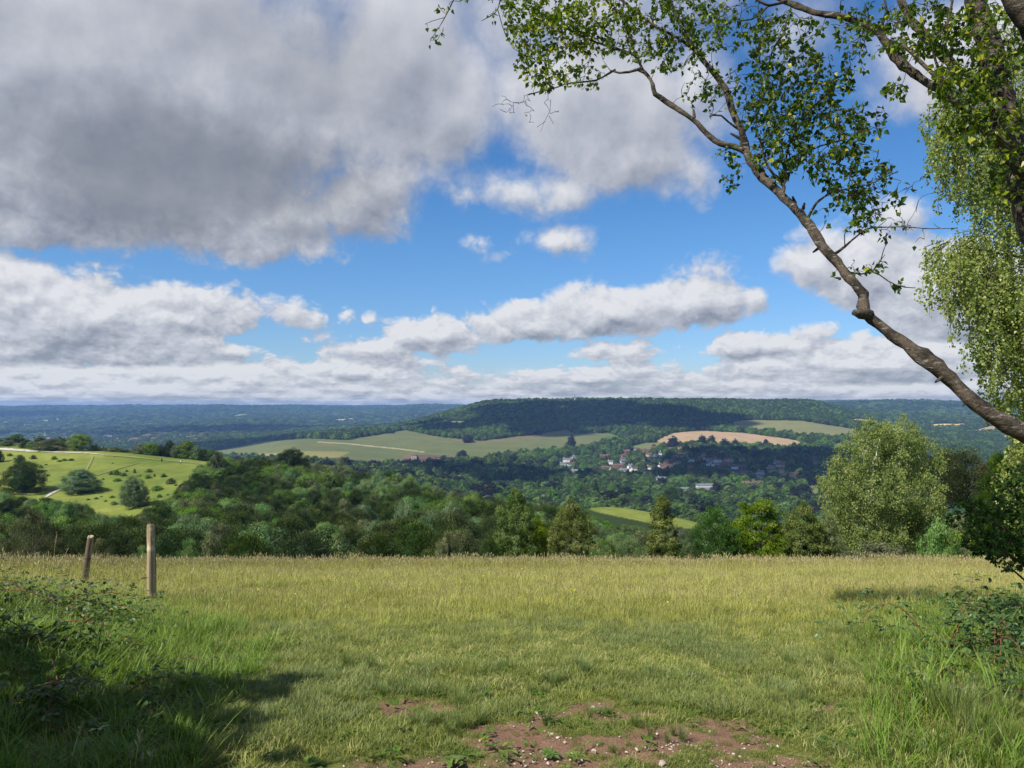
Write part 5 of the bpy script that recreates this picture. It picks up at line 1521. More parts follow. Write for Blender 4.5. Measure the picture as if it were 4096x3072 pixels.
    for i in range(3):
        q = Geo()
        for j in range(9):
            a = rng.random() * 6.28; el = rng.uniform(.1, .9); d = np.array([math.cos(a) * math.cos(el), math.sin(a) * math.cos(el), math.sin(el)])
            leaf_blade(q, rng, np.array([rng.normal(0, .015), rng.normal(0, .015), .012]), d, np.array([0, 0, 1.]), rng.uniform(.018, .042), rng.uniform(.010, .022), rng.random() * .6, .12, .3, 2)
        hb.append(q.mesh('herb', M['grass_lush' if i else 'grass_short']))
    x, y = region(-.8, .8, 3.0, 8.5, 34); k = (fbm(x * 1.1, y * 1.1, 2, 44) > -.05); x, y = x[k], y[k]; s = rng.uniform(.8, 1.7, len(x))
    scatter('weeds', np.stack([x, y, ground(x, y)], 1), rng.random(len(x)) * 6, np.stack([s, s, s], 1), rng.integers(0, 3, len(x)), hb, 'small broad-leaved herbs mixed into the trodden turf')
    # buttercups
    g = Geo(); v, f = ICO1; g.add(v * np.array([.008, .008, .005]) + np.array([0, 0, .24]), f, .5); st = Geo(); st.tube([(0, 0, 0), (0, 0, .26)], [.0015, .001], 3)
    M['buttercup'] = simple('buttercup_petals', (.75, .60, .02), .5, .1, 9)
    mb = merged('buttercup_kind', [(g, M['buttercup']), (st, M['grass_lush'])])
    x, y = region(-.7, .7, 6.5, 21, .7); k = (fbm(x * .3, y * .3, 2, 40) > -.1) & (rng.random(len(x)) < np.clip((y - 3) / 14, 0, 1)); x, y = x[k], y[k]
    s = rng.uniform(.9, 1.5, len(x))
    scatter('buttercups', np.stack([x, y, ground(x, y)], 1), rng.random(len(x)) * 6, np.stack([s, s, s], 1), np.zeros(len(x)), [mb], 'tiny yellow buttercups dotted through the meadow grass')
build_grass()

def near_hit(px, py):
    Yd = np.linspace(2.2, 26, 3000); d = ray(px, py); d = d / d[1]
    k = np.argmax(EYE + d[2] * Yd <= ground(d[0] * Yd, Yd))
    return np.array([d[0] * Yd[k], Yd[k], float(ground(d[0] * Yd[k], Yd[k]))])

# ---- stones
def stone_mat():
    m, t, o = mat_new('flint_stone')
    g = t.n('ShaderNodeTexCoord').outputs['Object']
    n = t.noise(g, 60, 4, .6); r = t.n('ShaderNodeObjectInfo').outputs['Random']
    c = t.mix(r, (.56, .50, .41), (.36, .29, .21)); c = t.mix(t.ramp(n, .5, .75), c, (.36, .28, .20))
    bsdf(t, o, c, .75, .3); return m
M['flint'] = stone_mat()
def stone_mesh(rng, name, sub=ICO2):
    v, f = sub
    d = v + .0
    for _ in range(5):                      # chip flat faces off a ball
        nrm = rng.standard_normal(3); nrm /= np.linalg.norm(nrm); c = rng.uniform(.35, .75)
        s = d @ nrm; d = d - np.where(s > c, (s - c), 0)[:, None] * nrm
    d = d * np.array([1, rng.uniform(.6, .9), rng.uniform(.4, .65)]) + rng.standard_normal(d.shape) * .03
    g = Geo(); g.add(d, f); return g.mesh(name, M['flint'])
def build_stones():
    rng = np.random.default_rng(12)
    ms = [stone_mesh(rng, 'stone') for _ in range(6)]
    def B(X, Y): return 325 + X / 6.32, 537.5 + Y / 6.32
    def C(X, Y): return (2700 + X / 1.5845) / 4, (2050 + Y / 1.5845) / 4
    L = [(*B(X, Y), w / 6.32) for X, Y, w in [(1695, 1070, 35), (1340, 1108, 35), (1385, 1138, 18), (1605, 1162, 20), (1985, 1183, 32), (200, 1385, 28), (122, 1447, 28), (1085, 1412, 22), (1325, 1418, 38), (1410, 1425, 36), (1705, 1355, 50), (1905, 1355, 30), (1970, 1340, 40), (2045, 1335, 26), (1575, 1365, 44),
         (1615, 1408, 36), (2130, 1435, 80), (1515, 1295, 26), (385, 1198, 15), (968, 1167, 20), (740, 1355, 14), (498, 1412, 14), (1255, 1412, 14), (2100, 1238, 25), (1865, 1255, 20), (2145, 1222, 18), (1720, 1310, 18), (1550, 1405, 22)]]
    L += [(*C(X, Y), w / 6.34) for X, Y, w in [(513, 1255, 30), (440, 1248, 18), (1520, 1308, 32), (1485, 1385, 28), (682, 1602, 26), (628, 1588, 25), (372, 1530, 30), (222, 1388, 20), (412, 1427, 14)]]
    L.sort()
    for i, (px, py, w) in enumerate(L):
        p = near_hit(px, min(py, 766.5)); W = w / 768 * p[1] / 2
        o = link('flint_stone', ms[i % 6]); o.location = p + np.array([0, 0, W * .18 - .004]); o.scale = (W, W, W); o.rotation_euler = (rng.normal(0, .2), rng.normal(0, .2), rng.random() * 6.28)
        size = 'large' if w > 5.5 else 'small' if w < 3.2 else 'middling'
        tag(o, '%s pale flint on the %s ground, %s flint from left' % (size, 'bare trodden' if py > 735 else 'grassy', ORD[i]), 'stone', 'pale flints on the trodden ground')
    # gravel
    n = 22000; x = rng.uniform(-1.4, 3.4, n); y = rng.uniform(3.0, 5.6, n)
    D = dirt(x, y); px, py = project(x, y, -.1)
    w = np.exp(-((px - 640) / 190.) ** 2) * np.clip((py - 690) / 50, .05, 1)
    cl = np.clip(fbm(x * 2.2, y * 3, 3, 61) * 2.2 + .35, 0.02, 1)
    k = rng.random(n) < np.clip(D * w * cl + .004, 0, 1); x, y = x[k], y[k]; n = len(x)
    s = np.exp(rng.normal(-5.6, .55, n)); s = np.clip(s, .0014, .014)
    gm = [stone_mesh(rng, 'pebble', ICO1) for _ in range(4)]
    scatter('gravel', np.stack([x, y, ground(x, y) - .006 + s * .2], 1), rng.random(n) * 6, np.stack([s * 1.2, s, s], 1), rng.integers(0, 4, n), gm, 'pale flint chips strewn over the bare reddish soil')
    print('gravel', n)
build_stones()

# ---- broad-leaved plants
M['dock'] = leaf_mat('dock_leaves', (.06, .11, .025), (.14, .21, .055), (.22, .28, .10), trans=.25, rough=.45)
M['bramble'] = leaf_mat('bramble_leaves', (.025, .060, .010), (.105, .165, .030), (.22, .26, .06), trans=.3, rough=.42, spec=.4)
M['stem'] = simple('green_brown_stem', (.12, .10, .05), .7, .3, 20)
M['stem_red'] = simple('reddish_stem', (.16, .06, .04), .7, .3, 20)
def build_docks():
    rng = np.random.default_rng(31)
    def B(X, Y): return 325 + X / 6.32, 537.5 + Y / 6.32
    L = [(985, 745, .075, 'in the middle of the meadow, largest of the upper rosettes'), (920, 765, .05, 'just left of the largest upper rosette'), (1400, 872, .06, 'right of the meadow centre, above the bare patches'), (1650, 968, .06, 'above the big white flint'), (2040, 872, .065, 'at the right, below the long blue-green grass'), (800, 1172, .085, 'beside the bare soil, broad leaves lying flat'),
         (940, 1110, .05, 'between the bare patch and the meadow centre'), (1210, 1118, .05, 'left of the two white flints'), (1070, 1075, .045, 'small, above the bare patches'), (1430, 1175, .05, 'right beside the small white flint'), (1430, 1385, .055, 'dark, on the stony soil near the bottom'), (800, 1425, .06, 'at the bottom edge of the photo'), (1750, 1108, .05, 'below the big white flint'), (1120, 765, .045, 'right of the largest upper rosette')]
    for X, Y, r, w in L:
        p = near_hit(*B(X, min(Y, 1440)))
        e = link('dock_plant', None); e.location = p
        tag(e, 'low dock rosette ' + w, 'plant', 'broad-leaved rosettes in the turf')
        n = rng.integers(9, 14)
        for i in range(n):
            a = i * 2.4 + rng.normal(0, .3); g = Geo(); el = rng.uniform(.05, .4)
            d = np.array([math.cos(a) * math.cos(el), math.sin(a) * math.cos(el), math.sin(el)])
            leaf_blade(g, rng, np.array([0, 0, .015]), d, np.array([0, 0, 1.]), r * rng.uniform(.7, 1.3), r * rng.uniform(.45, .7), rng.uniform(.1, .7), .12, .35)
            g.obj('leaf', M['dock'], e, True)
build_docks()

def bramble(name, px, py, rx, ry, h, n, label, seed, mat='bramble', leaf=.040, stems=9, tint=.5, arch=True):
    rng = np.random.default_rng(seed)
    p = near_hit(px, py) if not isinstance(px, tuple) else np.array(px)
    e = link(name, None); e.location = p; tag(e, label, 'bush', 'brambles beside the meadow' if name == 'bramble_bush' else None)
    lg = Geo(); sg = Geo()
    for i in range(stems):
        a = rng.random() * 6.28; q = rng.uniform(.5, 1.1)
        b = np.array([rng.normal(0, rx * .3), rng.normal(0, ry * .3), -.05])
        t_ = b + np.array([math.cos(a) * rx * q, math.sin(a) * ry * q, rng.uniform(.1, .6) * h])
        mid = (b + t_) / 2 + np.array([0, 0, h * rng.uniform(.5, 1.0)])
        k = np.linspace(0, 1, 8)[:, None]; c = (1 - k) ** 2 * b + 2 * k * (1 - k) * mid + k * k * t_
        sg.tube(c, np.linspace(.005, .002, 8), 4, .5)
        for j in range(int(n / stems)):
            s = rng.uniform(.15, 1); ix = int(s * 7); o = c[ix] * (1 - (s * 7 - ix)) + c[min(ix + 1, 7)] * (s * 7 - ix)
            o = o + rng.standard_normal(3) * np.array([rx * .22, ry * .22, h * .14])
            o[2] = max(o[2], .02)
            dd = np.array([o[0] / rx, o[1] / ry, 0]) * .6 + rng.standard_normal(3) * .7; dd[2] = dd[2] * .4 - .05
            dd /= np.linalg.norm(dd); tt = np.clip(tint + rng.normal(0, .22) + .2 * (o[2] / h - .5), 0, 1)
            for da in (0, 1.1, -1.1):
                ca, sa = math.cos(da), math.sin(da)
                d2 = np.array([dd[0] * ca - dd[1] * sa, dd[0] * sa + dd[1] * ca, dd[2]])
                up = np.array([rng.normal(0, .35), rng.normal(0, .35), 1])
                leaf_blade(lg, rng, o + d2 * leaf * .15, d2, up, leaf * rng.uniform(.8, 1.25), leaf * rng.uniform(.6, .8), tt, .15, .2, 3)
    lg.obj('foliage', M[mat], e); sg.obj('stem', M['stem_red'], e)
bramble('bramble_bush', 8, 612, .9, .6, .50, 480, 'tallest heap of brambles, left of the posts at the left edge', 1, tint=.55)
bramble('bramble_bush', 62, 628, .75, .55, .34, 340, 'low bramble spread just left of the tall post', 2, tint=.5)
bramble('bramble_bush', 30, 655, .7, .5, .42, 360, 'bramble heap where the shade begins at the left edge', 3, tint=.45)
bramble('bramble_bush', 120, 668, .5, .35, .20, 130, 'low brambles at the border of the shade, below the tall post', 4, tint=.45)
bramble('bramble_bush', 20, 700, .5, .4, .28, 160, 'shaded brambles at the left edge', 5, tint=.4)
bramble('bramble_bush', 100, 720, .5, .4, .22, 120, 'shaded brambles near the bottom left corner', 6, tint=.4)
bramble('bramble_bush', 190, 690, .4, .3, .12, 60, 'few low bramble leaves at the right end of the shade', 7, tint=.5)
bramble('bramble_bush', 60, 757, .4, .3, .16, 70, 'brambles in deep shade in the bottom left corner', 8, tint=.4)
bramble('bramble_bush', 1000, 664, .72, .6, .66, 700, 'dark bramble bush at the right edge, above the long grass', 9, tint=.35, stems=12)
bramble('bramble_bush', 968, 634, .26, .3, .46, 70, 'arching bramble shoot reaching left from the right-hand bush', 10, tint=.7, stems=4)
bramble('bramble_bush', 1022, 700, .5, .4, .36, 200, 'lower part of the brambles at the right edge, in shade', 11, tint=.4)
bramble('bramble_bush', 975, 588, .5, .4, .34, 110, 'pale green low growth beyond the right-hand brambles', 12, tint=.8)

# ---- posts
def wood_mat(name, a, b, c):
    m, t, o = mat_new(name)
    g = t.n('ShaderNodeTexCoord').outputs['Object']
    s = t.v('MULTIPLY', g, (60, 60, 3.5)); n = t.noise(s, 1.0, 5, .65); n2 = t.noise(g, 9, 3, .6)
    col = t.mix(n, a, b); col = t.mix(t.ramp(n2, .52, .72), col, c)
    bp = t.n('ShaderNodeBump'); bp.inputs['Strength'].default_value = .8; bp.inputs['Distance'].default_value = .006; t.put(bp.inputs['Height'], n)
    bsdf(t, o, col, .9, .15, bp.outputs[0]); return m
M['post'] = wood_mat('weathered_post_wood', (.15, .105, .06), (.50, .395, .25), (.62, .50, .33))
M['post_bark'] = wood_mat('dark_post_bark', (.085, .06, .042), (.24, .17, .115), (.13, .09, .06))
M['wire'] = simple('black_fitting', (.012, .012, .012), .5, .1, 30)
def post(px0, py0, px1, py1, Y, r, name_label, seed):
    rng = np.random.default_rng(seed)
    top = at(px0, py0, Y); low = at(px1, py1, Y); d = (top - low) / np.linalg.norm(top - low)
    z = float(ground(low[0], low[1])); base = low + d * ((z - .25 - low[2]) / d[2])
    L = np.linalg.norm(top - base); n, k = 20, 46
    e = link('fence_post', None); e.location = base; e.rotation_euler = Vector(d).to_track_quat('Z', 'Y').to_euler()
    tag(e, name_label, 'post', 'wooden posts in the long grass')
    a = np.arange(n) * 2 * math.pi / n; h = np.linspace(0, L, k)
    A, H = np.meshgrid(a, h)
    rr = r * (1 + .10 * np.sin(A * 2 + 1.2 * H / L + seed) + .07 * np.sin(5 * A + 2 * np.sin(3 * H)) + .05 * fbm(A * 4, H * 5, 3, seed)) * (1.10 - .16 * H / L)
    rr *= 1 - .28 * np.exp(-((A - (4.3 + .25 * np.sin(H * 4))) / .13) ** 2)      # long drying cracks
    rr *= 1 - .20 * np.exp(-((A - (5.4 - .2 * H)) / .10) ** 2)
    rr = np.where((H < L * .62) & (np.abs(A - 5.0) < .8), rr * 1.10, rr)
    bend = .010 * np.sin(H * 2.5)
    V = np.stack([rr * np.cos(A) + bend, rr * np.sin(A), H + (H == L) * (.018 * np.cos(A * 1) + .006 * rng.standard_normal(n)[None])], -1).reshape(-1, 3)
    i = np.arange(k - 1)[:, None] * n; j = np.arange(n)[None]; j2 = (j + 1) % n
    g = Geo(); g.add(V, np.stack([i + j, i + j2, i + n + j2, i + n + j], -1).reshape(-1, 4))
    c = len(V); g.add([[bend[-1, 0], 0, L - .004]], np.zeros((0, 3), int))
    g.f.append(np.array([[c - n + q, c - n + (q + 1) % n, c] for q in range(n)]))
    g.f = [f for f in g.f if len(f)]
    g.obj('shaft', M['post'], e)
    # bark left on one flank
    bg = Geo(); aa = np.linspace(2.6, 4.1, 9); hh = np.linspace(L * .18, L * .97, 30); AA, HH = np.meshgrid(aa, hh)
    wv = .5 + .5 * fbm(HH * 3, AA * 2, 2, seed + 3)
    RR = r * (1.17 - .17 * HH / L) + .004 * wv + .002
    bg.add(np.stack([RR * np.cos(AA + .12 * np.sin(HH * 6)), RR * np.sin(AA + .12 * np.sin(HH * 6)), HH], -1).reshape(-1, 3), np.array([[p * 9 + q, p * 9 + q + 1, (p + 1) * 9 + q + 1, (p + 1) * 9 + q] for p in range(29) for q in range(8)]))
    bg.obj('bark', M['post_bark'], e)
    return e, L
e1, L1 = post(151, 525, 152.3, 600, 9.0, .046, 'taller upright weathered post, right one of the two, nearest the camera', 1)
g = Geo(); v, f = ICO2; g.add(v * np.array([.02, .02, .018]) + np.array([-.075, -.03, L1 - .80]), f); g.tube([(-.04, 0, L1 - .80), (-.075, -.03, L1 - .80)], [.004, .004], 6); g.obj('insulator', M['wire'], e1)
e2, L2 = post(90.5, 536.5, 84.5, 578, 12.0, .042, 'shorter leaning weathered post, farther off at the left', 2)
g = Geo(); g.tube([(.046 * math.cos(q * .6), .046 * math.sin(q * .6), L2 - .34) for q in range(11)], [.006] * 11, 6); v, f = ICO1; g.add(v * .014 + np.array([-.03, -.045, L2 - .335]), f); g.obj('wire_tie', M['wire'], e2)

# ---- pale seed stalks standing in the shade
def build_stalks():
    rng = np.random.default_rng(3)
    def A(X, Y): return X / 6.32, (2050 + Y / 1.58) / 4
    for (X0, Y0, X1, Y1, lab) in [(440, 1590, 518, 1345, 'tallest pale grass stalk standing in the bottom left shade'), (850, 1560, 882, 1412, 'pale drooping grass stalk right of the tallest one'), (822, 1640, 826, 1530, 'short pale stalk under the drooping one'), (898, 1645, 897, 1565, 'short pale stalk, second of the low three'), (945, 1650, 950, 1540, 'short pale branching stalk, last of the low three'),
                                (405, 1660, 400, 1560, 'short pale stalk below the tallest one'), (330, 330, 358, 130, 'tall feathery seed stalk against the dark wood left of the leaning post'), (372, 330, 425, 235, 'seed stalk leaning right beside the leaning post')]:
        px, py = A(X1, Y1); b = A(X0, Y0); Y = 3.35 if py > 600 else 9.5
        t_ = at(px, py, Y); q = at(b[0], b[1], Y); z = float(ground(q[0], Y)); q[2] = z - .02
        e = link('grass_stalk', None); e.location = q; tag(e, lab, 'grass stalk', 'pale seed stalks')
        d = t_ - q; k = np.linspace(0, 1, 8)[:, None]
        c = d * np.array([0, 0, 1]) * k + d * np.array([1, 1, 0]) * k ** 2
        s = Geo(); s.tube(c, np.linspace(.0022, .0012, 8), 5, .9); s.obj('stem', M['grass_straw'], e)
        hd = Geo(); L = np.linalg.norm(d); 
        for i in range(16):
            u = .80 + .2 * i / 15; o = np.array([np.interp(u, k[:, 0], c[:, j]) for j in range(3)])
            dr = (c[-1] - c[-3]); dr = dr / np.linalg.norm(dr) + rng.standard_normal(3) * .3
            hd.tube([o, o + dr * .012, o + dr * .026], [.001, .0035, .0005], 4, rng.random())
        hd.obj('seed_head', M['seed'], e)
build_stalks()

# ---- the tree whose shade falls across the brambles (it stands outside the picture, to the left)
crown_kind('shade_oak', 'broad', 1, 'dome', 1, .50, .25, 120, 80, .045, .12, .7, 'leaf', .85, .2, tr=.03)
plant_tree('oak_tree', 'shade_oak', 0, -6.0, -.5, 5.0, 6.2, 1.0, 'leafy oak beyond the left edge that shades the brambles', 'tree')
plant_tree('oak_tree', 'shade_oak', 0, -8.6, .7, 6.0, 6.6, 2.0, 'second leafy oak, farther out beyond the left edge', 'tree')

# ------------------------------------------------------------------ birches overhead
def bark_mat():
    m, t, o = mat_new('birch_bark')
    g = t.n('ShaderNodeTexCoord').outputs['Object']
    n = t.noise(g, 7, 5, .65); n2 = t.noise(g, 38, 4, .7); n3 = t.noise(t.v('MULTIPLY', g, (14, 14, 60)), 1, 3, .6)
    c = t.mix(t.ramp(n, .38, .62), (.024, .019, .014), (.105, .082, .058))
    c = t.mix(t.ramp(n3, .58, .68), c, (.22, .20, .165))
    c = t.mix(t.ramp(t.noise(g, 4, 4, .6), .56, .72), c, (.095, .105, .045))
    c = t.mix(1.0, c, t.mix(n2, (.45, .45, .45), (1.5, 1.5, 1.5)), 'MULTIPLY')
    bp = t.n('ShaderNodeBump'); bp.inputs['Strength'].default_value = 1; bp.inputs['Distance'].default_value = .02
    t.put(bp.inputs['Height'], t.m('ADD', n, n2))
    bsdf(t, o, c, .85, .2, bp.outputs[0]); return m
M['bark'] = bark_mat()
M['twig'] = simple('dark_twig', (.055, .035, .028), .8, .3, 20)
M['leaf_near'] = leaf_mat('birch_leaves_overhead', (.030, .070, .008), (.16, .225, .020), (.42, .42, .05), trans=.42, rough=.42, spec=.4)
M['leaf_weep'] = leaf_mat('weeping_birch_leaves', (.12, .17, .035), (.38, .44, .13), (.55, .55, .2), trans=.42, rough=.4, spec=.45)

def Q(X, Y, D):
    """point seen at (X, Y) of the 2212-pixel-wide view, at distance D"""
    return at(X / 2.1602, Y / 2.1602, D)

def limb(g, pts, rng, step=.05, bump=.07, n=12):
    """tube through (X, Y, D, radius in view pixels); bumps and knots along the way. returns centre line and radii"""
    P = np.array([Q(*p[:3]) for p in pts]); r = np.array([p[3] * .75 / 2.1602 / 768 * p[2] for p in pts])
    seg = np.concatenate([[0], np.cumsum(np.linalg.norm(np.diff(P, axis=0), axis=1))]); m = max(4, int(seg[-1] / step))
    t = np.linspace(0, seg[-1], m)
    c = np.stack([pchip(seg, P[:, j], t) for j in range(3)], 1) + rng.standard_normal((m, 3)) * r.mean() * .06
    rr = np.interp(t, seg, r) * (1 + .06 * rng.standard_normal(m))
    for _ in range(int(seg[-1] / .35)):
        k = rng.integers(m); rr *= 1 + .22 * np.exp(-((np.arange(m) - k) / 1.2) ** 2)
    if g is not None: g.tube(c, rr, n, .5, rng, bump)
    return c, rr

def near_leaves(g, rng, P, D, L, tint, ratio=.78):
    """many birch leaves at once: P bases, D directions, L lengths"""
    n = len(P)
    D = D / np.linalg.norm(D, axis=1)[:, None]
    S = np.cross(D, rng.standard_normal((n, 3))); S /= np.linalg.norm(S, axis=1)[:, None]; N = np.cross(S, D)
    out = []
    W = L * ratio
    for k, w in ((0, 0), (.28, .5), (.55, .36), (1, 0)):
        c = P + D * (L * k)[:, None] - N * (L * .12 * k * k)[:, None]
        if w == 0: out += [c]
        else: out += [c - S * (W * w)[:, None] + N * (W * w * .3)[:, None], c, c + S * (W * w)[:, None] + N * (W * w * .3)[:, None]]
    V = np.stack(out, 1); b = np.arange(n)[:, None] * 8
    # order: 0 base, 1 l1, 2 c1, 3 r1, 4 l2, 5 c2, 6 r2, 7 tip
    T = np.concatenate([b + np.array(x) for x in ([0, 2, 1], [0, 3, 2], [4, 5, 7], [5, 6, 7])])
    Qd = np.concatenate([b + np.array(x) for x in ([1, 2, 5, 4], [2, 3, 6, 5])])
    g.add(V.reshape(-1, 3), Qd, np.repeat(np.clip(tint, 0, 1), 8)); g.f.append(T + (g.n - n * 8))

def grow(rng, skeleton, targets, twigs, leafgeo, leaf_len, leaves_per, tint_fn, bare=0., sag=.10, maxr=.006):
    """every target is reached by a twig from the nearest wood so far; leaves sit along its outer part"""
    S = np.array(skeleton)
    order = np.argsort([np.min(np.linalg.norm(S - t, axis=1)) for t in targets])
    LP, LD, LL, LT = [], [], [], []
    for i in order:
        t = targets[i]; d = np.linalg.norm(S - t, axis=1); k = int(np.argmin(d)); b = S[k]; L = d[k]
        if L < .03: continue
        m = max(4, int(L / .05)); u = np.linspace(0, 1, m)[:, None]
        mid = (b + t) / 2 + rng.standard_normal(3) * L * .13 + np.array([0, 0, L * sag])
        c = (1 - u) ** 2 * b + 2 * u * (1 - u) * mid + u * u * t + rng.standard_normal((m, 3)) * .006 * (u > 0) 
        twigs.tube(c, np.linspace(min(maxr, .0022 + L * .007), .0013, m), 4, .5, cap=False)
        S = np.vstack([S, c[1:]])
        if rng.random() < bare: continue
        nl = rng.poisson(leaves_per * (.5 + min(L, .6) * 1.3))
        for _ in range(nl):
            s = 1 - rng.random() ** 1.5 * .75; x = s * (m - 1); ix = int(x); o = c[ix] if ix >= m - 1 else c[ix] * (1 - x + ix) + c[ix + 1] * (x - ix)
            dr = rng.standard_normal(3) * .7 + (t - b) / L * .4 + np.array([0, 0, -.75])
            LP.append(o + dr * .010); LD.append(dr); LL.append(leaf_len * rng.uniform(.6, 1.25)); LT.append(tint_fn(o))
    if LP: near_leaves(leafgeo, rng, np.array(LP), np.array(LD), np.array(LL), np.array(LT))
    return len(LP)

def ell_targets(rng, spec):
    """random points in soft ellipses of the view: (X, Y, rx, ry, D, depth spread, count)"""
    out = []
    for X, Y, rx, ry, D, dd, n in spec:
        for _ in range(n):
            a = rng.random() * 6.28; q = math.sqrt(rng.random())
            out.append(Q(X + rx * q * math.cos(a), Y + ry * q * math.sin(a), D + rng.normal(0, dd)))
    return out

def overhanging_birch():
    rng = np.random.default_rng(22)
    foot = np.array([4.35, 4.9, 0.0]); foot[2] = float(ground(foot[0], foot[1])) - .1
    e = link('birch_tree', None); e.location = foot
    tag(e, 'old leaning birch at the right with a long bare limb reaching up across the sky', 'tree')
    sk = []
    def wood(name, pts, parent=e, n=12, bump=.07, step=.05):
        g = Geo(); c, r = limb(g, pts, rng, step, bump, n)
        g.v = [v - foot for v in g.v]
        o = g.obj(name, M['bark'], parent, True)
        sk.extend(list(c)); return o, c, r
    # trunk, out of the picture to the right, then up its leaning top
    g = Geo(); P = np.array([foot, Q(2440, 1500, 4.85), Q(2420, 1150, 4.8), Q(2360, 950, 4.75), Q(2310, 700, 4.75), Q(2268, 540, 4.75), Q(2228, 430, 4.8), Q(2190, 330, 4.85), Q(2165, 230, 4.9), Q(2140, 110, 5.0), Q(2108, 10, 5.1), Q(2080, -90, 5.2)])
    k = np.linspace(0, 1, len(P)); kk = np.linspace(0, 1, 90)
    c = np.stack([np.interp(kk, k, P[:, j]) for j in range(3)], 1); rad = np.interp(kk, k, [.20, .19, .18, .17, .135, .12, .105, .095, .085, .07, .06, .05])
    g.tube(c, rad * (1 + .07 * rng.standard_normal(90)), 16, .5, rng, .05); g.v = [v - foot for v in g.v]; trunk = g.obj('trunk', M['bark'], e, True); sk.extend(list(c[45:]))
    A = [(2400, 1010, 4.75, 30), (2290, 962, 4.5, 27), (2212, 935, 4.4, 25), (2180, 920, 4.4, 25), (2130, 888, 4.42, 23), (2090, 855, 4.45, 21), (2060, 825, 4.5, 20), (2030, 798, 4.5, 20), (1995, 772, 4.55, 18), (1960, 747, 4.6, 17), (1925, 722, 4.65, 16), (1900, 702, 4.7, 15.5), (1876, 684, 4.72, 16), (1864, 662, 4.75, 16.5), (1866, 640, 4.8, 14), (1848, 615, 4.85, 13),
         (1818, 580, 4.95, 12.5), (1792, 550, 5.0, 12.5), (1775, 532, 5.05, 13.5), (1762, 508, 5.1, 11.5), (1742, 478, 5.2, 11.5), (1718, 452, 5.3, 11.5), (1690, 424, 5.4, 11.5), (1660, 396, 5.5, 11), (1636, 368, 5.6, 11), (1620, 344, 5.7, 11), (1610, 322, 5.75, 11)]
    wood('limb', A, e, 16)
    # torn stub where a branch has gone
    g = Geo(); g.tube([Q(1880, 680, 4.71) - foot, Q(1862, 681, 4.66) - foot, Q(1852, 677, 4.62) - foot, Q(1846, 674, 4.6) - foot], [.03, .028, .024, .017], 8, .5, rng, .15); g.obj('stub', M['bark'], e, True)
    wood('branch', [(1612, 330, 5.75, 9), (1590, 318, 5.78, 9), (1560, 312, 5.8, 8.5), (1530, 292, 5.85, 7.5), (1508, 268, 5.9, 7), (1485, 250, 5.9, 7), (1458, 232, 5.95, 6.5), (1430, 213, 6.0, 6.5), (1413, 200, 6.0, 6.2), (1408, 176, 6.05, 5.2), (1396, 160, 6.1, 5), (1378, 150, 6.1, 4.5)], e)
    wood('branch', [(1610, 325, 5.75, 9.5), (1603, 285, 5.75, 9), (1588, 255, 5.8, 8.5), (1578, 225, 5.85, 9), (1570, 198, 5.9, 8), (1548, 165, 5.95, 7.5), (1515, 125, 6.0, 7), (1490, 92, 6.0, 6.2), (1470, 55, 6.05, 5.6), (1455, 20, 6.1, 5.2), (1435, -30, 6.2, 4.5)], e)
    wood('branch', [(1378, 150, 6.1, 4.3), (1345, 158, 6.1, 3.2), (1318, 152, 6.1, 2.6)], e, 8)
    wood('branch', [(1390, 154, 6.1, 4.2), (1372, 120, 6.15, 4), (1340, 108, 6.2, 3.6), (1290, 92, 6.3, 3), (1240, 70, 6.35, 2.4), (1180, 40, 6.4, 2)], e, 8)
    wood('branch', [(1330, 150, 6.1, 3), (1280, 175, 6.15, 2.5), (1230, 180, 6.2, 2.1), (1180, 195, 6.3, 1.8), (1140, 205, 6.3, 1.4)], e, 6)
    wood('branch', [(1500, 108, 6.0, 5), (1465, 82, 6.05, 4.4), (1425, 62, 6.1, 4), (1380, 30, 6.2, 3.4), (1330, -10, 6.3, 3)], e, 8)
    wood('branch', [(1372, 120, 6.15, 3.4), (1360, 80, 6.2, 3), (1345, 30, 6.25, 2.6), (1350, -20, 6.3, 2.2)], e, 8)
    wood('branch', [(1602, 288, 5.76, 5), (1618, 272, 5.78, 4), (1640, 235, 5.7, 3.4), (1655, 180, 5.65, 3), (1665, 120, 5.6, 2.6), (1700, 60, 5.55, 2.2)], e, 8)
    wood('branch', [(1690, 424, 5.4, 6), (1694, 398, 5.4, 5), (1672, 378, 5.4, 4.2), (1650, 340, 5.4, 3.2), (1640, 290, 5.4, 2.6)], e, 8)
    wood('branch', [(1692, 400, 5.4, 4), (1720, 350, 5.35, 3.2), (1760, 320, 5.3, 2.6), (1830, 300, 5.25, 2.0)], e, 8)
    wood('branch', [(1694, 395, 5.4, 3.5), (1700, 330, 5.4, 2.8), (1740, 250, 5.3, 2.2), (1790, 200, 5.3, 1.8)], e, 8)
    wood('branch', [(1605, 285, 5.78, 3.6), (1575, 265, 5.8, 3), (1560, 250, 5.8, 2.6), (1538, 248, 5.8, 2.2)], e, 6)
    wood('branch', [(1745, 472, 5.2, 4), (1762, 440, 5.15, 3), (1800, 415, 5.1, 2.4), (1870, 400, 5.1, 1.8), (1940, 370, 5.1, 1.4)], e, 8)
    wood('branch', [(1795, 553, 5.0, 5), (1815, 541, 5.0, 4), (1845, 515, 5.0, 2.8), (1880, 492, 5.0, 2.2), (1950, 490, 5.0, 1.6), (2010, 494, 5.0, 1.3), (2068, 493, 5.0, .9)], e, 6)
    wood('branch', [(1820, 582, 4.95, 3.6), (1836, 589, 4.92, 3), (1860, 592, 4.9, 2.2), (1885, 586, 4.9, 1.9), (1915, 605, 4.9, 1.6), (1950, 620, 4.9, 1.3), (1978, 622, 4.9, 1)], e, 6)
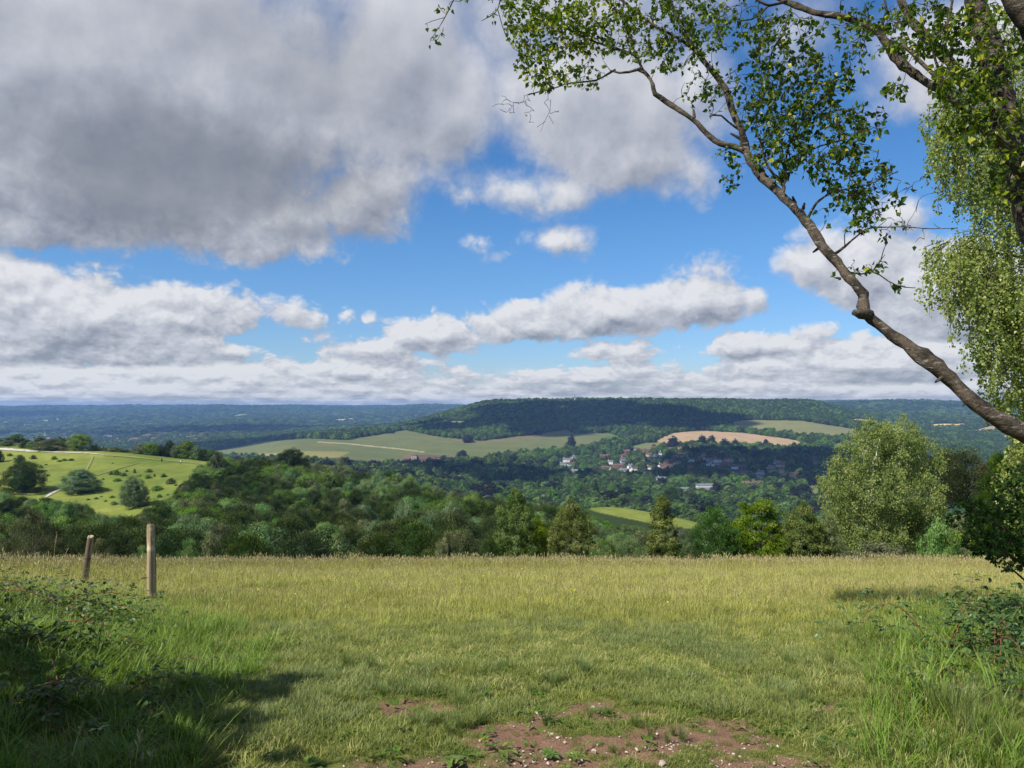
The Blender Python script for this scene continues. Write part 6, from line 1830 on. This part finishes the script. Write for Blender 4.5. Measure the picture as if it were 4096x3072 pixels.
    wood('branch', [(1885, 586, 4.9, 1.8), (1900, 565, 4.9, 1.3), (1912, 550, 4.9, 1)], e, 6)
    # arching upper limb and its neighbours
    wood('limb', [(2232, 415, 4.8, 17), (2190, 345, 4.85, 15), (2130, 285, 4.95, 12), (2085, 232, 5.0, 11), (2045, 200, 5.05, 11), (2005, 180, 5.1, 11.5), (1975, 160, 5.15, 11), (1945, 135, 5.2, 11), (1925, 105, 5.25, 10.5), (1895, 70, 5.3, 10.5), (1860, 50, 5.35, 10), (1815, 35, 5.4, 9), (1765, 28, 5.5, 8.5), (1720, 12, 5.6, 7.5), (1680, -4, 5.7, 7), (1630, -30, 5.8, 6)], e, 14)
    wood('limb', [(2165, 235, 4.95, 16), (2120, 200, 5.1, 15), (2075, 160, 5.2, 14), (2035, 115, 5.3, 13), (1998, 78, 5.4, 12), (1965, 35, 5.5, 11), (1935, -20, 5.6, 10)], e, 12)
    wood('branch', [(2205, 380, 4.75, 9), (2150, 290, 4.6, 8), (2100, 245, 4.55, 7.5), (2062, 222, 4.5, 7), (2050, 190, 4.5, 6.5), (2020, 165, 4.5, 5.5), (1985, 130, 4.55, 4.5), (1950, 95, 4.6, 4)], e, 8)
    wood('branch', [(2045, 195, 4.6, 4), (2015, 100, 4.6, 3.5), (2045, 55, 4.6, 3.5), (2060, -10, 4.6, 3)], e, 8)
    wood('branch', [(2062, 222, 4.5, 4), (2120, 262, 4.5, 3.4), (2190, 320, 4.5, 3)], e, 8)
    wood('branch', [(1920, 100, 5.25, 6), (1905, 60, 5.3, 4.5), (1915, 20, 5.3, 3.5), (1900, -30, 5.3, 3)], e, 8)
    wood('limb', [(2330, 690, 4.72, 44), (2385, 480, 4.5, 42), (2395, 260, 4.3, 40), (2330, 110, 4.2, 36), (2250, 60, 4.2, 34), (2200, 15, 4.2, 32), (2165, -40, 4.2, 30)], e, 14)
    wood('branch', [(1700, 2, 5.6, 4.5), (1660, 12, 5.6, 4), (1640, 2, 5.6, 3.5), (1610, -20, 5.6, 3)], e, 8)
    wood('branch', [(1660, 12, 5.6, 3), (1630, 40, 5.6, 2.6), (1600, 45, 5.6, 2)], e, 8)
    for k, (pts) in enumerate([[(985, -12, 6.3, 1.8), (965, 30, 6.3, 1.4), (948, 60, 6.3, 1.1), (930, 85, 6.3, .8)], [(1085, -15, 6.2, 2), (1072, 25, 6.2, 1.5), (1040, 45, 6.2, 1)], [(1075, 20, 6.2, 1.5), (1090, 70, 6.25, 1.2), (1110, 105, 6.3, 1)], [(960, 38, 6.3, 1), (935, 45, 6.3, .8), (918, 52, 6.3, .6)]]):
        wood('branch', pts, e, 5)
    # short dead snags
    g = Geo()
    for a, b in [((1500, 255), (1498, 236)), ((1718, 440), (1712, 424)), ((1735, 452), (1738, 438)), ((1600, 300), (1578, 288)), ((2092, 858), (2080, 876)), ((1770, 535), (1756, 545)), ((2035, 815), (2020, 826))]:
        p0, p1 = Q(*a, 5.4 if a[0] < 1900 else 4.45) - foot, Q(*b, 5.4 if a[0] < 1900 else 4.45) - foot
        g.tube([p0, (p0 + p1) / 2, p1], [.012, .010, .006], 6, .5, rng, .1)
    g.obj('snags', M['bark'], e, True)
    tw, lf = Geo(), Geo()
    base = np.array(sk)[::2]
    def tint(lo, hi): return lambda o: rng.uniform(lo, hi) if rng.random() > .06 else .96
    specs = [  # targets (X, Y, rx, ry, D, spread, count), leaves per twig, tint (sunlit clusters coloured paler, shaded ones darker)
     ([(1190, 60, 95, 70, 6.35, .18, 150), (1290, 50, 110, 60, 6.3, .2, 120), (1130, 30, 50, 40, 6.35, .15, 45)], 6.5, (.45, 1.0)),
     ([(1150, 150, 45, 45, 6.3, .12, 36), (1230, 170, 80, 28, 6.2, .12, 40), (1210, 120, 90, 40, 6.25, .15, 40)], 4.5, (.4, 1.0)),
     ([(1400, 60, 110, 70, 6.15, .2, 130), (1500, 40, 90, 60, 6.1, .2, 80), (1450, 120, 70, 35, 6.0, .15, 36)], 5.0, (.2, .8)),
     ([(1520, 190, 45, 60, 5.9, .12, 30), (1600, 60, 100, 60, 5.7, .2, 75), (1700, 80, 80, 60, 5.6, .2, 60)], 4.5, (.15, .7)),
     ([(1640, 200, 80, 80, 5.65, .18, 80), (1720, 200, 90, 80, 5.5, .2, 105), (1790, 150, 80, 60, 5.4, .15, 60)], 5.5, (.02, .5)),
     ([(1760, 290, 110, 70, 5.35, .18, 130), (1690, 330, 70, 60, 5.45, .15, 60), (1840, 370, 90, 60, 5.25, .15, 75)], 5.0, (.02, .5)),
     ([(1575, 370, 28, 40, 5.7, .08, 14), (1560, 330, 30, 20, 5.75, .06, 8)], 4.5, (.05, .5)),
     ([(1860, 260, 60, 40, 5.2, .1, 32), (1890, 420, 70, 45, 5.15, .1, 34), (1840, 460, 70, 45, 5.1, .1, 30)], 4.0, (.02, .6)),
     ([(1890, 500, 70, 25, 5.0, .08, 14)], 2.5, (.02, .4)),
     ([(1855, 575, 25, 18, 4.9, .05, 7), (1900, 570, 18, 16, 4.9, .05, 4), (1945, 615, 22, 10, 4.9, .04, 4), (1808, 592, 14, 8, 4.9, .03, 2)], 4.0, (.05, .5)),
     ([(1880, 60, 90, 60, 5.1, .2, 55), (1930, 190, 28, 24, 4.8, .06, 9), (2000, 60, 90, 60, 4.9, .25, 90)], 4.5, (.1, .7)),
     ([(2120, 90, 100, 90, 4.7, .25, 120), (2150, 250, 80, 90, 4.6, .2, 80), (2070, 250, 55, 45, 4.5, .12, 46), (2200, 380, 60, 70, 4.6, .15, 40), (2060, 170, 60, 45, 4.5, .15, 36)], 5.5, (.25, 1.0)),
     ([(935, 70, 24, 24, 6.3, .06, 5), (965, 20, 20, 14, 6.3, .05, 4), (1055, 35, 24, 14, 6.2, .05, 4), (1085, 0, 40, 12, 6.2, .05, 8), (990, 0, 20, 8, 6.3, .05, 4)], 3.2, (.2, .8)),
     # growth over the edge of the picture that closes the crown
     ([(1300, -90, 240, 70, 6.3, .3, 120), (1700, -90, 240, 70, 5.6, .3, 120), (2100, -90, 200, 80, 4.8, .3, 120), (2330, 100, 100, 160, 4.7, .3, 60)], 5.0, (.2, .9))]
    tot = 0
    for sp, lp, tr in specs:
        sp = [q[:6] + (int(q[6] * 1.45),) for q in sp]
        tot += grow(rng, base, ell_targets(rng, sp), tw, lf, .041, lp * 1.25, tint(*tr))
    # bare twigs hanging at the far left tip
    grow(rng, base, ell_targets(rng, [(1110, 225, 50, 22, 6.3, .06, 22), (1150, 240, 60, 30, 6.3, .06, 16)]), tw, lf, .04, 0, tint(.3, .6), 1)
    for pts in ([(1190, 215), (1188, 240), (1175, 265), (1168, 285)], [(1186, 250), (1196, 268)], [(1178, 262), (1160, 275)]):
        tw.tube([Q(x, y, 6.25) for x, y in pts], [.0022, .0018, .0014, .001][:len(pts)], 4, cap=False)
    grow(rng, base, ell_targets(rng, [(1900, 455, 90, 50, 5.1, .08, 26), (1960, 400, 60, 40, 5.1, .06, 12), (1990, 500, 40, 26, 5.0, .05, 6)]), tw, lf, .04, .8, tint(.1, .5), .3)
    tw.v = [v - foot for v in tw.v]; lf.v = [v - foot for v in lf.v]
    tw.obj('twigs', M['twig'], e); lf.obj('foliage', M['leaf_near'], e)
    print('near leaves', tot)
overhanging_birch()

def weeping_birch():
    rng = np.random.default_rng(52)
    foot = np.array([13.2, 15.5, 0.]); foot[2] = float(ground(foot[0], foot[1])) - .1
    e = link('birch_tree', None); e.location = foot
    tag(e, 'weeping birch with pale hanging foliage at the right edge, behind the leaning birch', 'tree')
    g = Geo(); P = np.array([foot, foot + [0, 0, 3], foot + [-.2, 0, 6], foot + [-.3, .1, 9], foot + [-.2, 0, 12]]); g.tube(P - foot, [.2, .17, .14, .09, .04], 12, .5, rng, .04); g.obj('trunk', M['bark_white'], e, True)
    lobes = [  # X, Y, rx, ry, D, number of strands
     (2040, 290, 60, 80, 14.5, 46), (2100, 250, 80, 80, 14.5, 60), (2170, 300, 80, 120, 14.2, 80), (2080, 370, 50, 60, 14.2, 36), (2150, 400, 70, 70, 14, 60), (2200, 450, 60, 60, 14, 50),
     (2060, 560, 70, 55, 13.6, 60), (2140, 540, 90, 60, 13.8, 85), (2110, 630, 90, 60, 13.5, 85), (2180, 640, 80, 80, 13.6, 80), (2150, 740, 60, 60, 13.5, 55), (2200, 760, 60, 80, 13.6, 60), (2180, 850, 50, 45, 13.5, 40),
     (2205, 1000, 36, 70, 13.0, 40), (2225, 1100, 30, 60, 13, 24), (2290, 300, 90, 220, 14.5, 120), (2290, 700, 90, 220, 14, 120), (2300, 1050, 70, 150, 13.5, 60), (2200, 120, 90, 80, 15, 60), (2290, 0, 120, 90, 15, 60)]
    LP, LD, LL, LT = [], [], [], []; tw = Geo()
    hubs = []
    for X, Y, rx, ry, D, n in lobes:
        hub = Q(X + rx * .2, Y - ry * .5, D); hubs.append(hub)
        lt = rng.normal(.5, .1)
        for i in range(int(n * 1.2)):
            a = rng.random() * 6.28; q = math.sqrt(rng.random())
            o = Q(X + rx * q * math.cos(a), Y - ry * .25 + ry * .8 * q * math.sin(a), D + rng.normal(0, .5))
            L = rng.uniform(.35, .95) * ry / 70
            m = 10; u = np.linspace(0, 1, m)[:, None]; sw = rng.standard_normal(3) * np.array([.12, .12, 0])
            c = o + np.array([0, 0, -L]) * u + sw * (1 - (1 - u) ** 2) + rng.standard_normal((m, 3)) * .012
            if i % 3 == 0:
                tw.tube(np.vstack([hub * .5 + o * .5 + np.array([0, 0, .1]), c]), np.linspace(.006, .002, m + 1), 3, cap=False)
            nl = int(L * 66); st = np.clip(lt + rng.normal(0, .13), 0, 1)
            s = rng.random(nl) * (m - 1.001); ix = s.astype(int); pp = c[ix] * (1 - s + ix)[:, None] + c[ix + 1] * (s - ix)[:, None]
            LP.append(pp + rng.standard_normal((nl, 3)) * .035); LD.append(rng.standard_normal((nl, 3)) * .6 + np.array([0, 0, -.8])); LL.append(rng.uniform(.038, .070, nl)); LT.append(np.where(rng.random(nl) < .05, .97, np.clip(st + rng.normal(0, .18, nl), 0, .93)))
    for h in hubs:
        z = min(max(h[2] - foot[2] - 1.5, 2.5), 11); b = foot + np.array([-.2, 0, z]); tw.tube([b, (b + h) / 2 + [0, 0, .6], h], [.05, .03, .012], 6)
    lf = Geo(); near_leaves(lf, rng, np.concatenate(LP), np.concatenate(LD), np.concatenate(LL), np.concatenate(LT))
    lf.v = [v - foot for v in lf.v]; tw.v = [v - foot for v in tw.v]
    lf.obj('foliage', M['leaf_weep'], e); tw.obj('branches', M['twig'], e)
    print('weeping leaves', sum(map(len, LP)))
weeping_birch()

def hawthorn():
    """dark thorny branches reaching in from the right edge"""
    rng = np.random.default_rng(61)
    foot = np.array([6.6, 8.4, 0.]); foot[2] = float(ground(foot[0], foot[1])) - .1
    e = link('hawthorn_bush', None); e.location = foot
    tag(e, 'dark hawthorn reaching in from the right edge over the long grass', 'bush')
    M['leaf_haw'] = leaf_mat('hawthorn_leaves', (.018, .040, .008), (.075, .125, .020), (.28, .26, .05), trans=.3, rough=.45)
    sk = []; g = Geo()
    for pts in [[(2330, 1250, 8.2, 8), (2230, 1190, 8.0, 5), (2150, 1130, 7.9, 3.2), (2080, 1090, 7.8, 2), (2030, 1060, 7.8, 2)], [(2330, 1230, 8.3, 7), (2240, 1120, 8.2, 4), (2160, 1040, 8.1, 2.6), (2120, 1000, 8.1, 1.6)],
                [(2320, 1280, 8, 6), (2230, 1230, 7.8, 4), (2150, 1180, 7.7, 2.6), (2090, 1150, 7.6, 1.6)], [(2320, 1290, 7.8, 5), (2240, 1270, 7.7, 3.4), (2180, 1225, 7.6, 2.2)]]:
        c, r = limb(g, pts, rng, .06, .06, 8); sk += list(c)
    g.tube([foot, foot + [.1, 0, .8], Q(2330, 1240, 8.2)], [.09, .08, .06], 10); g.v = [v - foot for v in g.v]; g.obj('trunk', M['twig'], e, True)
    tw, lf = Geo(), Geo()
    n = grow(rng, np.array(sk), ell_targets(rng, [(2160, 1130, 80, 60, 7.8, .25, 170), (2210, 1060, 50, 70, 8.0, .25, 120), (2190, 1190, 60, 40, 7.7, .2, 110), (2090, 1110, 50, 36, 7.7, .15, 46), (2300, 1150, 70, 120, 8, .3, 120), (2120, 1170, 40, 24, 7.6, .12, 30)]), tw, lf, .036, 17, lambda o: rng.uniform(.0, .75), .03, .05, .004)
    tw.v = [v - foot for v in tw.v]; lf.v = [v - foot for v in lf.v]
    tw.obj('twigs', M['twig'], e); lf.obj('foliage', M['leaf_haw'], e)
hawthorn()

# ------------------------------------------------------------------ the air
def build_haze():
    g = Geo(); g.box(-13500, 13500, -60, 12600, -260, 44)
    m, t, o = mat_new('air')
    v = t.n('ShaderNodeVolumePrincipled')
    v.inputs['Color'].default_value = (.31, .53, 1.0, 1)
    v.inputs['Density'].default_value = 6.8e-5
    v.inputs['Anisotropy'].default_value = .1
    t.nt.links.new(v.outputs[0], o.inputs['Volume'])
    ob = g.obj('haze', m)
    tag(ob, 'thin blue summer haze over the valley', kind='stuff')
build_haze()
